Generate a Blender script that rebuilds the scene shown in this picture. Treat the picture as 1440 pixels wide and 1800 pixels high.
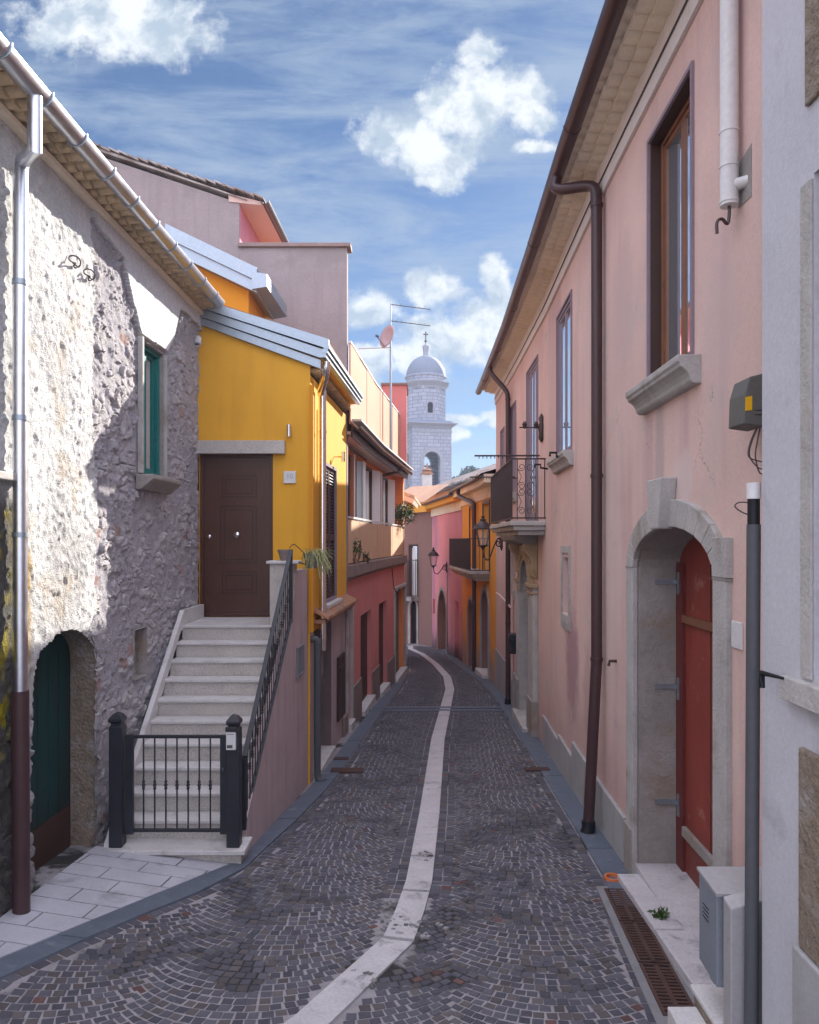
import bpy, math, random
import numpy as np
from mathutils import Vector, Matrix, noise as mnoise
random.seed(7); rng = np.random.default_rng(5)
for o in list(bpy.data.objects): bpy.data.objects.remove(o)
scene = bpy.context.scene
COL = scene.collection
R = math.radians
# ------------------------------------------------------------------ camera
EYE = 2.63; F = 1300.0; CX = 720.0; HY = 950.0          # photo: 1440 x 1800 px, focal length in px
cam = bpy.data.cameras.new('camera'); camo = bpy.data.objects.new('camera', cam); COL.objects.link(camo)
camo.location = (0, 0, EYE); camo.rotation_euler = (R(90), 0, 0)
cam.sensor_fit = 'VERTICAL'; cam.sensor_height = 36.0; cam.sensor_width = 28.8
cam.lens = 36.0*F/1800.0; cam.shift_y = (HY-900.0)/1800.0
cam.clip_start = 0.05; cam.clip_end = 5000
scene.camera = camo
# ------------------------------------------------------------------ exposure, sky, sun
vs = scene.view_settings; vs.view_transform = 'Standard'; vs.look = 'None'; vs.gamma = 1.0; vs.use_curve_mapping = False
vs.exposure = 1.42
SUN_EL, SUN_AZ = R(27.5), R(30.0)                          # azimuth measured from +Y towards +X
sd = Vector((math.sin(SUN_AZ)*math.cos(SUN_EL), math.cos(SUN_AZ)*math.cos(SUN_EL), math.sin(SUN_EL)))
sl = bpy.data.lights.new('sun', 'SUN'); sl.energy = 5.0; sl.angle = R(0.5); sl.color = (1.0, 0.94, 0.85)
so = bpy.data.objects.new('sun', sl); COL.objects.link(so); so.rotation_euler = (-sd).to_track_quat('-Z', 'Y').to_euler(); so.location = (8, 10, 20)
scene.cycles.max_bounces = 8; scene.cycles.diffuse_bounces = 5; scene.cycles.glossy_bounces = 4
scene.cycles.use_denoising = True
scene.cycles.sample_clamp_indirect = 4.0

class NT:                                                  # tiny node-tree helper
    def __init__(s, tree): s.t = tree; s.n = tree.nodes; s.l = tree.links
    def new(s, typ, **k):
        nd = s.n.new(typ)
        for a, b in k.items(): setattr(nd, a, b)
        return nd
    def put(s, inp, v):
        if isinstance(v, bpy.types.NodeSocket): s.l.new(v, inp)
        elif v is not None:
            if inp.type == 'RGBA' and len(v) == 3: v = (*v, 1)
            inp.default_value = v
    def math(s, op, a, b=None, c=None, clamp=False):
        nd = s.new('ShaderNodeMath', operation=op, use_clamp=clamp)
        for i, v in enumerate((a, b, c)):
            if v is not None: s.put(nd.inputs[i], v)
        return nd.outputs[0]
    def vmath(s, op, a, b=None, out=0):
        nd = s.new('ShaderNodeVectorMath', operation=op)
        s.put(nd.inputs[0], a)
        if b is not None: s.put(nd.inputs[1], b)
        return nd.outputs[out]
    def mix(s, f, a, b, mode='MIX'):
        nd = s.new('ShaderNodeMix', data_type='RGBA', blend_type=mode)
        s.put(nd.inputs[0], f); s.put(nd.inputs[6], a); s.put(nd.inputs[7], b)
        return nd.outputs[2]
    def noise(s, vec, scale, detail=4, rough=0.55, out=0, dist=0.0):
        nd = s.new('ShaderNodeTexNoise'); s.put(nd.inputs['Vector'], vec)
        nd.inputs['Scale'].default_value = scale; nd.inputs['Detail'].default_value = detail
        nd.inputs['Roughness'].default_value = rough; nd.inputs['Distortion'].default_value = dist
        return nd.outputs[out]
    def ramp(s, f, lo, hi, smooth=True):
        nd = s.new('ShaderNodeMapRange', interpolation_type='SMOOTHSTEP' if smooth else 'LINEAR')
        s.put(nd.inputs[0], f); nd.inputs[1].default_value = lo; nd.inputs[2].default_value = hi
        return nd.outputs[0]
    def scale(s, vec, sc):
        nd = s.new('ShaderNodeMapping'); s.put(nd.inputs[0], vec); nd.inputs['Scale'].default_value = sc
        return nd.outputs[0]

world = bpy.data.worlds.new('World'); scene.world = world; world.use_nodes = True
w = NT(world.node_tree); w.n.clear()
wout = w.new('ShaderNodeOutputWorld'); bg = w.new('ShaderNodeBackground'); w.l.new(bg.outputs[0], wout.inputs[0])
sky = w.new('ShaderNodeTexSky', sky_type='NISHITA'); sky.sun_disc = False
sky.sun_elevation = SUN_EL; sky.sun_rotation = SUN_AZ
sky.air_density = 1.0; sky.dust_density = 0.3; sky.ozone_density = 3.0; sky.altitude = 600
tc = w.new('ShaderNodeTexCoord'); D0 = tc.outputs['Generated']
sep = w.new('ShaderNodeSeparateXYZ'); w.l.new(D0, sep.inputs[0])
dx, dy, dz = sep.outputs
yc = w.math('MAXIMUM', dy, 0.02)
u = w.math('DIVIDE', dx, yc); v = w.math('DIVIDE', dz, yc)
cmb = w.new('ShaderNodeCombineXYZ'); w.put(cmb.inputs[0], u); w.put(cmb.inputs[1], v); UV = cmb.outputs[0]
wob = w.vmath('SUBTRACT', w.noise(UV, 9.0, 5, 0.6, out=1), (0.5, 0.5, 0.5))
UVd = w.vmath('ADD', UV, w.vmath('MULTIPLY', wob, (0.085, 0.06, 0.0)))
clouds = [(700,232,75,40),(790,190,60,45),(845,100,34,38),(850,180,95,62),(930,180,42,50),(770,275,70,50),(770,320,40,26),
          (935,258,45,14),(200,40,165,62),(300,72,75,42),(110,60,60,34),(650,540,52,38),(752,506,52,28),(800,592,92,46),(882,510,34,52),(850,556,56,40),
          (872,470,28,26),(640,640,46,32),(800,735,46,12),(868,738,22,14),(790,765,40,16),(740,640,60,30)]
dens = None
for (px, py, rx, ry) in clouds:
    rx *= 1.18; ry *= 1.18
    q = w.vmath('MULTIPLY', w.vmath('SUBTRACT', UVd, ((px-CX)/F, (HY-py)/F, 0)), (F/rx, F/ry, 0))
    d = w.math('SUBTRACT', 1.0, w.vmath('LENGTH', q, out=1))
    dens = d if dens is None else w.math('SMOOTH_MAX', dens, d, 0.25)
det = w.noise(UV, 26.0, 7, 0.62)
puff = w.math('ADD', dens, w.math('MULTIPLY', w.math('SUBTRACT', det, 0.5), 1.7))
front = w.ramp(dy, 0.05, 0.3)
cum = w.math('MULTIPLY', w.ramp(puff, -0.12, 0.5), front)
# thin streaky cirrus
st = w.scale(UV, (1.6, 5.5, 1)); st2 = w.new('ShaderNodeMapping'); w.l.new(UV, st2.inputs[0]); st2.inputs['Rotation'].default_value = (0, 0, R(14)); st2.inputs['Scale'].default_value = (1.5, 6.0, 1)
cir = w.noise(st2.outputs[0], 2.6, 9, 0.66, dist=0.35)
cirm = w.math('MULTIPLY', w.ramp(cir, 0.34, 0.68), 0.72)
# bright cloud added out of view, overhead and behind, to light the shaded street
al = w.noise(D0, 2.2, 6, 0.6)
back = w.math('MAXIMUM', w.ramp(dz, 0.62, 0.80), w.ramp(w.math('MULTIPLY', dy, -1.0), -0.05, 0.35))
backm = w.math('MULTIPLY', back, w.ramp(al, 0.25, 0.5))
blue = w.mix(1.0, sky.outputs[0], (0.345, 0.405, 0.465), 'MULTIPLY')
# cumulus shading: bright tops, grey-blue bases
shade = w.ramp(w.noise(w.vmath('ADD', UVd, (0.0, 0.02, 0)), 14.0, 5, 0.6), 0.36, 0.62)
ccol = w.mix(shade, (2.2, 2.7, 3.25), (4.3, 4.5, 4.65))
skc = w.mix(cirm, blue, (1.95, 2.45, 3.1))
skc = w.mix(cum, skc, ccol)
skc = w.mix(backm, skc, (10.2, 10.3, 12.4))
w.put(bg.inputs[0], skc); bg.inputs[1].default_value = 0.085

# ------------------------------------------------------------------ materials
MATS = {}
def mat(name, col=(.5,.5,.5), rough=.85, var=.12, scale=2.5, bump=.15, bscale=60, metal=0.0, spec=.35, streak=0.0, streakcol=None,
        fine=.08, attr=None, sscale=(3.2,3.2,.22), alpha=1.0, crack=None, stains=(), grain=0.0, patch=None, base=None, bdist=.01, coat=0.0, trans=0.0, ior=1.45):
    m = bpy.data.materials.new(name); m.use_nodes = True; t = NT(m.node_tree); t.n.clear()
    out = t.new('ShaderNodeOutputMaterial'); b = t.new('ShaderNodeBsdfPrincipled'); t.l.new(b.outputs[0], out.inputs[0])
    co = t.new('ShaderNodeTexCoord').outputs['Object']
    if attr:
        at = t.new('ShaderNodeAttribute'); at.attribute_name = attr; c = at.outputs['Color']
    else:
        rgb = t.new('ShaderNodeRGB'); rgb.outputs[0].default_value = (*col, 1); c = rgb.outputs[0]
    n1 = t.noise(co, scale, 6, .6)
    if var: 
        k = t.math('MULTIPLY_ADD', t.math('SUBTRACT', n1, .5), 4*var, 1.0)
        k = t.math('MULTIPLY_ADD', t.math('SUBTRACT', t.noise(co, bscale*.6, 4, .6), .5), 4*fine, k) if fine else k
        c = t.mix(1.0, c, k, 'MULTIPLY')
    if patch:                                             # (colour, noise scale, lo, hi): weathered patches
        pc, psc, lo, hi = patch
        c = t.mix(t.ramp(t.noise(co, psc, 6, .65, dist=.4), lo, hi), c, pc)
    if streak:
        s = t.noise(t.scale(co, sscale), 2.2, 5, .6)
        c = t.mix(t.math('MULTIPLY', t.ramp(s, .48, .72), streak), c, streakcol or tuple(x*.6 for x in col))
    if grain:                                             # wood grain along z
        gn = t.noise(t.scale(co, (26, 26, .9)), 1.6, 6, .7, dist=1.2)
        c = t.mix(1.0, c, t.math('MULTIPLY_ADD', t.math('SUBTRACT', gn, .5), 4*grain, 1.0), 'MULTIPLY')
    for (cy, cz, ry, rz, sc_, am) in stains:              # damp marks and repairs of their own shape (y, z)
        q = t.vmath('ADD', co, t.vmath('MULTIPLY', t.vmath('SUBTRACT', t.noise(co, 3.5, 5, .65, out=1), (.5, .5, .5)), (0, 1.1*ry, 1.1*rz)))
        d = t.vmath('LENGTH', t.vmath('MULTIPLY', t.vmath('SUBTRACT', q, (0, cy, cz)), (0, 1/ry, 1/rz)), out=1)
        c = t.mix(t.math('MULTIPLY', t.ramp(d, 1.05, .45), am), c, sc_)
    if crack:                                             # (scale, width, colour, mask lo): hairline cracks
        vq = t.new('ShaderNodeTexVoronoi', feature='DISTANCE_TO_EDGE'); t.put(vq.inputs['Vector'], t.vmath('ADD', co, t.vmath('MULTIPLY', t.vmath('SUBTRACT', t.noise(co, 4.0, 5, .7, out=1), (.5,.5,.5)), (.5,.5,.5)))); vq.inputs['Scale'].default_value = crack[0]
        c = t.mix(t.math('MULTIPLY', t.ramp(vq.outputs['Distance'], crack[1], crack[1]*.3), t.ramp(t.noise(co, .9, 4, .6), crack[3], crack[3]+.12)), c, crack[2])
    if base:                                              # (colour, z lo, z hi, amount): dirt that climbs from the street
        bc, zlo, zhi, am = base
        z = t.new('ShaderNodeSeparateXYZ'); t.l.new(co, z.inputs[0])
        zz = t.math('ADD', z.outputs[2], t.math('MULTIPLY_ADD', z.outputs[1], .07, t.math('MULTIPLY', t.math('SUBTRACT', t.noise(co, 1.8, 5, .6), .5), 1.4)))
        c = t.mix(t.math('MULTIPLY', t.ramp(zz, zhi, zlo), am), c, bc)
    t.put(b.inputs['Base Color'], c)
    r = t.math('MULTIPLY_ADD', t.math('SUBTRACT', n1, .5), .25, rough, clamp=True)
    t.put(b.inputs['Roughness'], r)
    b.inputs['Metallic'].default_value = metal; b.inputs['Specular IOR Level'].default_value = spec; b.inputs['IOR'].default_value = ior
    b.inputs['Coat Weight'].default_value = coat
    b.inputs['Alpha'].default_value = alpha
    if trans: b.inputs['Transmission Weight'].default_value = trans
    if bump:
        bn = t.new('ShaderNodeBump'); bn.inputs['Strength'].default_value = bump; bn.inputs['Distance'].default_value = bdist
        t.put(bn.inputs['Height'], t.math('ADD', t.noise(co, bscale, 5, .6), t.math('MULTIPLY', n1, .6)))
        t.l.new(bn.outputs[0], b.inputs['Normal'])
    MATS[name] = m
    return m
M_road = mat('mortar', (.285,.27,.28), .95, .2, 8, .5, 90, patch=((.035,.034,.032), 1.3, .50, .60))
M_cob = mat('porphyry cobbles', rough=.72, var=.10, scale=30, bump=.5, bscale=120, attr='col', fine=.12, spec=.3)
M_strip = mat('white paving stone', (.48,.46,.47), .75, .14, 3, .35, 80, patch=((.24,.23,.235), 4, .54, .72), fine=.14)
M_slate = mat('slate kerb', (.105,.125,.16), .6, .18, 5, .4, 60, patch=((.2,.22,.25), 6, .55, .75))
M_tile = mat('pale pavement', (.42,.42,.46), .75, .12, 3, .3, 70, patch=((.25,.24,.245), 2.5, .54, .74))
M_stonewall = mat('rubble and roughcast', rough=.95, var=.10, scale=14, bump=1.0, bscale=75, attr='col', fine=.20, bdist=.03)
M_pink = mat('pink plaster', (.64,.455,.40), .9, .11, .8, .2, 70, streak=.5, sscale=(1.1,1.1,.10), streakcol=(.47,.30,.31), patch=((.53,.44,.40), .9, .52, .72), base=((.45,.27,.25), .1, 1.5, .6), crack=(1.1, .006, (.27,.20,.19), .53), stains=((6.15, 3.35, .16, .75, (.45,.36,.34), .75), (5.6, 3.1, .30, .25, (.64,.52,.49), .8), (10.0, 1.0, .6, .95, (.36,.22,.23), .85), (8.9, .75, .4, .8, (.42,.27,.26), .6), (7.3, 4.9, .5, .9, (.54,.40,.37), .6), (6.2, 5.9, .7, .5, (.55,.41,.38), .6), (11.5, 3.6, .6, 1.2, (.52,.36,.33), .5), (4.9, 4.1, .45, .7, (.55,.42,.40), .5), (7.7, 2.2, .5, 1.6, (.66,.54,.49), .45), (12.2, 2.0, .7, 1.2, (.64,.50,.45), .5)))
M_cream = mat('cream eave paint', (.74,.65,.52), .9, .10, 2, .15, 60, patch=((.50,.34,.20), .7, .55, .8))
M_white = mat('white cornice paint', (.62,.58,.55), .85, .06, 3, .1, 70)
M_plinth = mat('grey cement plinth', (.34,.335,.33), .9, .12, 2, .3, 60, streak=.5, streakcol=(.22,.215,.21))
M_lime = mat('weathered limestone', (.42,.405,.385), .85, .16, 3, .6, 45, patch=((.29,.26,.225), 2.2, .5, .72), bdist=.015)
M_limedk = mat('stained old stone', (.30,.275,.255), .9, .2, 3, .6, 40, patch=((.27,.195,.14), 1.1, .5, .7), bdist=.02)
M_tan = mat('golden carved stone', (.40,.30,.19), .85, .18, 5, .5, 45, patch=((.30,.20,.10), 4, .5, .7), bdist=.02)
M_red = mat('old red paint', (.26,.048,.032), .5, .18, 2.5, .3, 40, streak=.6, streakcol=(.19,.032,.022), grain=.18, patch=((.36,.16,.12), 5, .58, .70), base=((.14,.035,.025), .0, .8, .7))
M_reddk = mat('dark red paint', (.13,.026,.022), .55, .15, 2, .2, 40)
M_brownp = mat('brown painted metal', (.060,.030,.030), .38, .08, 6, .05, 50, spec=.5)
M_iron = mat('rusty black iron', (.045,.026,.024), .5, .15, 8, .1, 60, spec=.5)
M_anth = mat('anthracite iron', (.022,.023,.030), .42, .05, 4, .05, 90, spec=.5)
M_galv = mat('galvanised steel', (.62,.64,.68), .34, .06, 6, .05, 50, metal=1.0)
M_galvd = mat('dull zinc sheet', (.36,.42,.47), .45, .08, 4, .08, 40, metal=.85)
M_chrome = mat('stainless steel', (.70,.68,.66), .16, .03, 6, 0, 50, metal=1.0)
M_whitep = mat('white enamel pipe', (.66,.65,.64), .45, .05, 6, .05, 50)
M_greyp = mat('grey plastic pipe', (.085,.087,.095), .5, .06, 6, .05, 50)
M_yel = mat('ochre yellow render', (.72,.37,.035), .9, .07, 1.3, .22, 110, fine=.05, streak=.45, sscale=(1.3,1.3,.15), streakcol=(.56,.26,.03))
M_orange = mat('deep orange render', (.62,.255,.018), .9, .05, 1.5, .12, 140, fine=.03)
M_gablep = mat('grey pink cement', (.32,.268,.262), .95, .10, 1.2, .5, 50, streak=.5, streakcol=(.26,.21,.21), patch=((.27,.235,.225), 1.1, .48, .66), bdist=.02)
M_stucco = mat('pale pink stucco', (.43,.335,.335), .95, .10, 2, .5, 80, streak=.6, streakcol=(.30,.22,.22))
M_gran = mat('speckled granite', (.45,.42,.385), .7, .14, 4, .15, 120, fine=.34, patch=((.30,.28,.26), 2.6, .56, .75))
M_marb = mat('pale stair tread', (.55,.53,.52), .55, .12, 3, .12, 100, fine=.14, patch=((.40,.385,.375), 4, .54, .72))
M_brown = mat('dark walnut door', (.075,.030,.017), .34, .12, 3, .04, 60, spec=.5, grain=.12)
M_brownd = mat('dark walnut groove', (.012,.006,.004), .5, .05, 3, 0, 60)
M_teal = mat('teal paint', (.012,.15,.135), .5, .2, 5, .15, 50, patch=((.03,.06,.06), 5, .55, .75))
M_teald = mat('faded green boards', (.008,.040,.037), .7, .3, 3, .4, 40, streak=.9, streakcol=(.028,.024,.02), grain=.2, base=((.025,.02,.018), .0, .9, .95))
M_glass = mat('window glass', (.74,.80,.86), .02, 0, 3, 0, 50, metal=.9)
M_wood = mat('varnished window wood', (.20,.085,.042), .45, .15, 4, .1, 50, spec=.45)
M_woodk = mat('dark stained wood', (.055,.026,.018), .5, .15, 4, .1, 50)
M_mauve = mat('mauve frame paint', (.25,.19,.22), .6, .1, 4, .1, 60)
M_blind = mat('white roller blind', (.70,.72,.74), .5, .04, 4, .05, 60)
M_terra = mat('clay roof tile', (.34,.17,.10), .9, .25, 5, .4, 40, patch=((.22,.18,.14), 3, .48, .7), bdist=.02)
M_tileold = mat('old eave tile', (.52,.40,.26), .9, .28, 7, .4, 40, patch=((.22,.17,.12), 5, .5, .72), bdist=.02)
M_sal = mat('salmon render', (.62,.215,.195), .9, .08, 1.3, .15, 80, streak=.3, streakcol=(.42,.13,.12))
M_org2 = mat('burnt orange render', (.80,.28,.09), .9, .05, 1.5, .12, 90)
M_peach = mat('peach screen fabric', (.52,.30,.20), .9, .05, 2, .1, 60, streak=.3, streakcol=(.46,.25,.15))
M_beige = mat('beige screen fabric', (.62,.40,.25), .9, .07, 2, .1, 60, streak=.4, streakcol=(.48,.31,.20))
M_soff = mat('pinkish soffit', (.60,.42,.36), .9, .05, 2, .1, 60)
M_grey = mat('grey shutter metal', (.17,.175,.19), .6, .12, 3, .15, 50, streak=.4, streakcol=(.24,.23,.22))
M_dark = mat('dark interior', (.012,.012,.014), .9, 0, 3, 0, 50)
M_taupe = mat('taupe render', (.25,.145,.125), .9, .07, 1.2, .12, 70)
M_vio = mat('violet pink render', (.70,.26,.27), .9, .07, .5, .12, 70, patch=((.46,.21,.29), .18, .45, .62), base=((.06,.05,.05), -.1, .9, .9))
M_org3 = mat('amber render', (.74,.34,.045), .9, .06, 1, .12, 80, base=((.32,.26,.22), .2, 1.3, .8))
M_trav = mat('brown travertine', (.24,.175,.155), .75, .2, 2.5, .15, 60, patch=((.34,.28,.25), 2, .55, .75))
M_lich = mat('lichened roof tile', (.25,.19,.16), .95, .3, 3, .5, 20, patch=((.44,.41,.38), 1.6, .45, .65))
M_tower = mat('pale ashlar', (.28,.285,.32), .9, .12, .5, .3, 6)
M_lead = mat('grey lead dome', (.17,.195,.25), .7, .12, .6, .2, 8)
M_wwash = mat('whitewash plaster', (.50,.50,.53), .92, .07, 2, .25, 60, patch=((.38,.375,.40), 3, .56, .76))
M_rough = mat('rough brown stonework', (.25,.20,.15), .95, .3, 12, .9, 30, patch=((.33,.30,.27), 7, .5, .7), bdist=.04)
M_cab = mat('grey steel cabinet', (.20,.22,.25), .42, .05, 3, .04, 60, spec=.5)
M_cabtop = mat('worn cabinet top', (.34,.33,.33), .5, .08, 3, .05, 60, patch=((.25,.06,.04), 6, .62, .68))
M_box = mat('grey green plastic', (.115,.115,.105), .6, .06, 5, .05, 80)
M_sticker = mat('yellow label', (.75,.42,.01), .6, 0, 3, 0, 50)
M_black = mat('black plastic', (.012,.012,.015), .5, 0, 3, 0, 50)
M_rust = mat('rusted cast iron', (.075,.040,.032), .8, .25, 9, .4, 60)
M_cem = mat('grey cement bed', (.22,.22,.225), .95, .15, 5, .5, 60, patch=((.13,.14,.11), 4, .55, .7))
M_opipe = mat('orange drain pipe', (.60,.17,.05), .6, .1, 6, 0, 50)
M_pot = mat('taupe plastic pot', (.20,.16,.15), .6, .05, 5, .02, 60)
M_leaf = mat('leaf green', (.06,.11,.025), .6, .35, 12, 0, 50)
M_dry = mat('dry grass', (.25,.27,.11), .7, .3, 12, 0, 50)
M_flower = mat('white petals', (.7,.7,.66), .7, .05, 5, 0, 50)
M_wsign = mat('white plastic', (.62,.62,.62), .5, .03, 5, 0, 50)
M_text = mat('engraved grey', (.36,.36,.37), .7, 0, 5, 0, 50)
M_cable = mat('grey cable', (.10,.085,.085), .6, 0, 5, 0, 50)
M_hillg = mat('hill foliage', (.055,.075,.045), .9, .3, .3, .3, 3)
M_ground = mat('bare ground', (.18,.16,.13), .95, .15, .4, .3, 8)
M_dish = mat('pinkish dish paint', (.42,.30,.30), .5, .05, 3, 0, 50)
M_chim = mat('white chimney render', (.55,.53,.50), .9, .08, 4, .2, 50)
M_lampg = mat('lantern glass', (.75,.73,.70), .10, .0, 5, 0, 50, alpha=.22)

# ------------------------------------------------------------------ mesh helpers
class MB:
    def __init__(s): s.v = []; s.f = []; s.c = None
    def add(s, verts, faces):
        b = len(s.v); s.v += [tuple(p) for p in verts]; s.f += [tuple(i+b for i in f) for f in faces]
    def quad(s, a, b, c, d): s.add([a, b, c, d], [(0, 1, 2, 3)])
    def hexa(s, p):                                       # 8 corners: bottom ring, top ring
        s.add(p, [(3,2,1,0),(4,5,6,7),(0,1,5,4),(1,2,6,5),(2,3,7,6),(3,0,4,7)])
    def box(s, x0, x1, y0, y1, z0, z1):
        s.hexa([(x0,y0,z0),(x1,y0,z0),(x1,y1,z0),(x0,y1,z0),(x0,y0,z1),(x1,y0,z1),(x1,y1,z1),(x0,y1,z1)])
    def prism(s, poly, vec):
        vec = Vector(vec); n = len(poly); p = [Vector(q) for q in poly]
        s.add(p+[q+vec for q in p], [tuple(range(n-1,-1,-1)), tuple(range(n,2*n))]+[(i,(i+1)%n,n+(i+1)%n,n+i) for i in range(n)])
    def tube(s, pts, r, n=10, cap=True, rr=None):
        pts = [Vector(p) for p in pts]; k = len(pts); rings = []; up = None
        for i, p in enumerate(pts):
            a = pts[min(i+1,k-1)]-pts[max(i-1,0)]; a.normalize()
            if up is None: up = Vector((0,0,1)) if abs(a.z) < .9 else Vector((1,0,0))
            e1 = a.cross(up); e1 = e1.normalized() if e1.length > 1e-5 else Vector((1,0,0)); e2 = e1.cross(a).normalized(); up = e2
            ri = rr[i] if rr else r
            if 0 < i < k-1:
                c = (pts[i]-pts[i-1]).normalized().dot((pts[i+1]-pts[i]).normalized()); 
            rings.append([p+(e1*math.cos(t)+e2*math.sin(t))*ri for t in [2*math.pi*j/n for j in range(n)]])
        vs_ = [q for rg in rings for q in rg]; fs = []
        for i in range(k-1):
            for j in range(n): fs.append((i*n+j, i*n+(j+1)%n, (i+1)*n+(j+1)%n, (i+1)*n+j))
        if cap: fs += [tuple(range(n-1,-1,-1)), tuple(range((k-1)*n, k*n))]
        s.add(vs_, fs)
    def lathe(s, prof, c, n=16, sq=None):                 # profile of (radius, z) about a vertical axis at c
        c = Vector(c); k = len(prof); vs_ = []
        for (r, z) in prof:
            for j in range(n):
                t = 2*math.pi*(j+.5)/n; vs_.append((c.x+r*math.cos(t), c.y+r*math.sin(t), c.z+z))
        fs = [(i*n+j, i*n+(j+1)%n, (i+1)*n+(j+1)%n, (i+1)*n+j) for i in range(k-1) for j in range(n)]
        s.add(vs_, fs+[tuple(range(n-1,-1,-1)), tuple(range((k-1)*n, k*n))])
    def build(s, name, m, parent=None, smooth=False, bevel=0.0):
        me = bpy.data.meshes.new(name); me.from_pydata(s.v, [], s.f); me.materials.append(m)
        if s.c is not None:
            a = me.color_attributes.new('col', 'FLOAT_COLOR', 'POINT'); arr = np.ones((len(s.v), 4), np.float32); arr[:, :3] = s.c; a.data.foreach_set('color', arr.ravel())
        if smooth:
            me.polygons.foreach_set('use_smooth', [True]*len(me.polygons))
            try: me.set_sharp_from_angle(angle=R(40))
            except Exception: pass
        me.update(); o = bpy.data.objects.new(name, me); COL.objects.link(o)
        if bevel:
            bv = o.modifiers.new('bevel', 'BEVEL'); bv.width = bevel; bv.segments = 2; bv.limit_method = 'ANGLE'
        if parent is not None: attach(o, parent)
        return o
def attach(o, parent):
    o.parent = parent; o.matrix_parent_inverse = WM(parent).inverted()
def WM(o):
    m = o.matrix_basis.copy()
    return WM(o.parent) @ o.matrix_parent_inverse @ m if o.parent else m
def tag(o, label, cat, group=None):
    o['label'] = label; o['category'] = cat
    if group: o['group'] = group
    return o
def thing(name, label, cat, loc, group=None):
    o = bpy.data.objects.new(name, None); o.empty_display_size = .2; COL.objects.link(o); o.location = loc
    return tag(o, label, cat, group)
def structure(o): o['kind'] = 'structure'; return o
def copy_thing(o, loc):
    c = o.copy(); COL.objects.link(c); c.location = loc
    def rec(a, b):
        for ch in list(a.children):
            d = ch.copy(); COL.objects.link(d); d.parent = b; rec(ch, d)
    rec(o, c); return c
def zpx(py, Y): return EYE-(py-HY)/F*Y
def P(px, py, Y): return Vector(((px-CX)/F*Y, Y, zpx(py, Y)))
def smooth01(x): x = min(1, max(0, x)); return x*x*(3-2*x)
def zg(X, Y):                                             # street surface, falling away from the camera
    d = 2.63+.07*Y if Y < 40 else 5.43
    d += .10*math.exp(-((Y-10.6)/2.2)**2)*min(1.3, max(0, -X/1.4))
    d -= .14*min(1.2, max(0, (-X-1.7)/1.2))
    return EYE-d
class Path:                                               # a facade line in plan; normal points to the street
    def __init__(s, pts, side): 
        s.p = [Vector((a, b, 0)) for a, b in pts]; s.side = side; s.c = [0]
        for i in range(len(pts)-1): s.c.append(s.c[-1]+(s.p[i+1]-s.p[i]).length)
    def seg(s, x):
        for i in range(len(s.p)-2):
            if x < s.c[i+1]: return i
        return len(s.p)-2
    def t(s, x): i = s.seg(x); return (s.p[i+1]-s.p[i]).normalized()
    def n(s, x): t = s.t(x); return Vector((t.y, -t.x, 0))*s.side
    def at(s, x, z=0, d=0):
        i = s.seg(x); q = s.p[i]+(s.p[i+1]-s.p[i]).normalized()*(x-s.c[i])+s.n(x)*d
        return Vector((q.x, q.y, z))
    def hit(s, px):
        k = (px-CX)/F; best = None
        for i in range(len(s.p)-1):
            a, b = s.p[i], s.p[i+1]; fa = a.x-k*a.y; fb = b.x-k*b.y
            if fa == fb: continue
            t = fa/(fa-fb)
            if -1e-6 <= t <= 1+1e-6 or (i == 0 and t < 0) or (i == len(s.p)-2 and t > 1):
                q = a+(b-a)*t
                if q.y > .5: return s.c[i]+(b-a).length*t, q.y
        raise ValueError(px)
    def s_(s, px): return s.hit(px)[0]
    def z_(s, px, py): return zpx(py, s.hit(px)[1])
    def box(s, mb, s0, s1, z0, z1, d0, d1):
        cuts = [s0]+[c for c in s.c[1:-1] if s0+.02 < c < s1-.02]+[s1]
        for a, b in zip(cuts, cuts[1:]):
            m = (a+b)/2; n = s.n(m); A = s.at(a+1e-4); B = s.at(b-1e-4)
            f = lambda q, d, z: (q.x+n.x*d, q.y+n.y*d, z)
            mb.hexa([f(A,d0,z0),f(B,d0,z0),f(B,d1,z0),f(A,d1,z0),f(A,d0,z1),f(B,d0,z1),f(B,d1,z1),f(A,d1,z1)])
    def op(s, pxa, pxb, yta, yba, ytb=None, ybb=None, rise=0.0, depth=.25):
        (sa, Ya), (sb, Yb) = s.hit(pxa), s.hit(pxb)
        zt = zpx(yta, Ya) if ytb is None else (zpx(yta, Ya)+zpx(ytb, Yb))/2
        zb = zpx(yba, Ya) if ybb is None else (zpx(yba, Ya)+zpx(ybb, Yb))/2
        if sa > sb: sa, sb = sb, sa
        return dict(s0=sa, s1=sb, z0=zb, z1=zt-rise, rise=rise, depth=depth)
def arch_pts(o, n=14, grow=0.0):
    c = (o['s0']+o['s1'])/2; h = (o['s1']-o['s0'])/2+grow; r = o['rise']+grow
    return [(c-h*math.cos(math.pi*i/n), o['z1']+r*math.sin(math.pi*i/n)) for i in range(n+1)]
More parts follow.
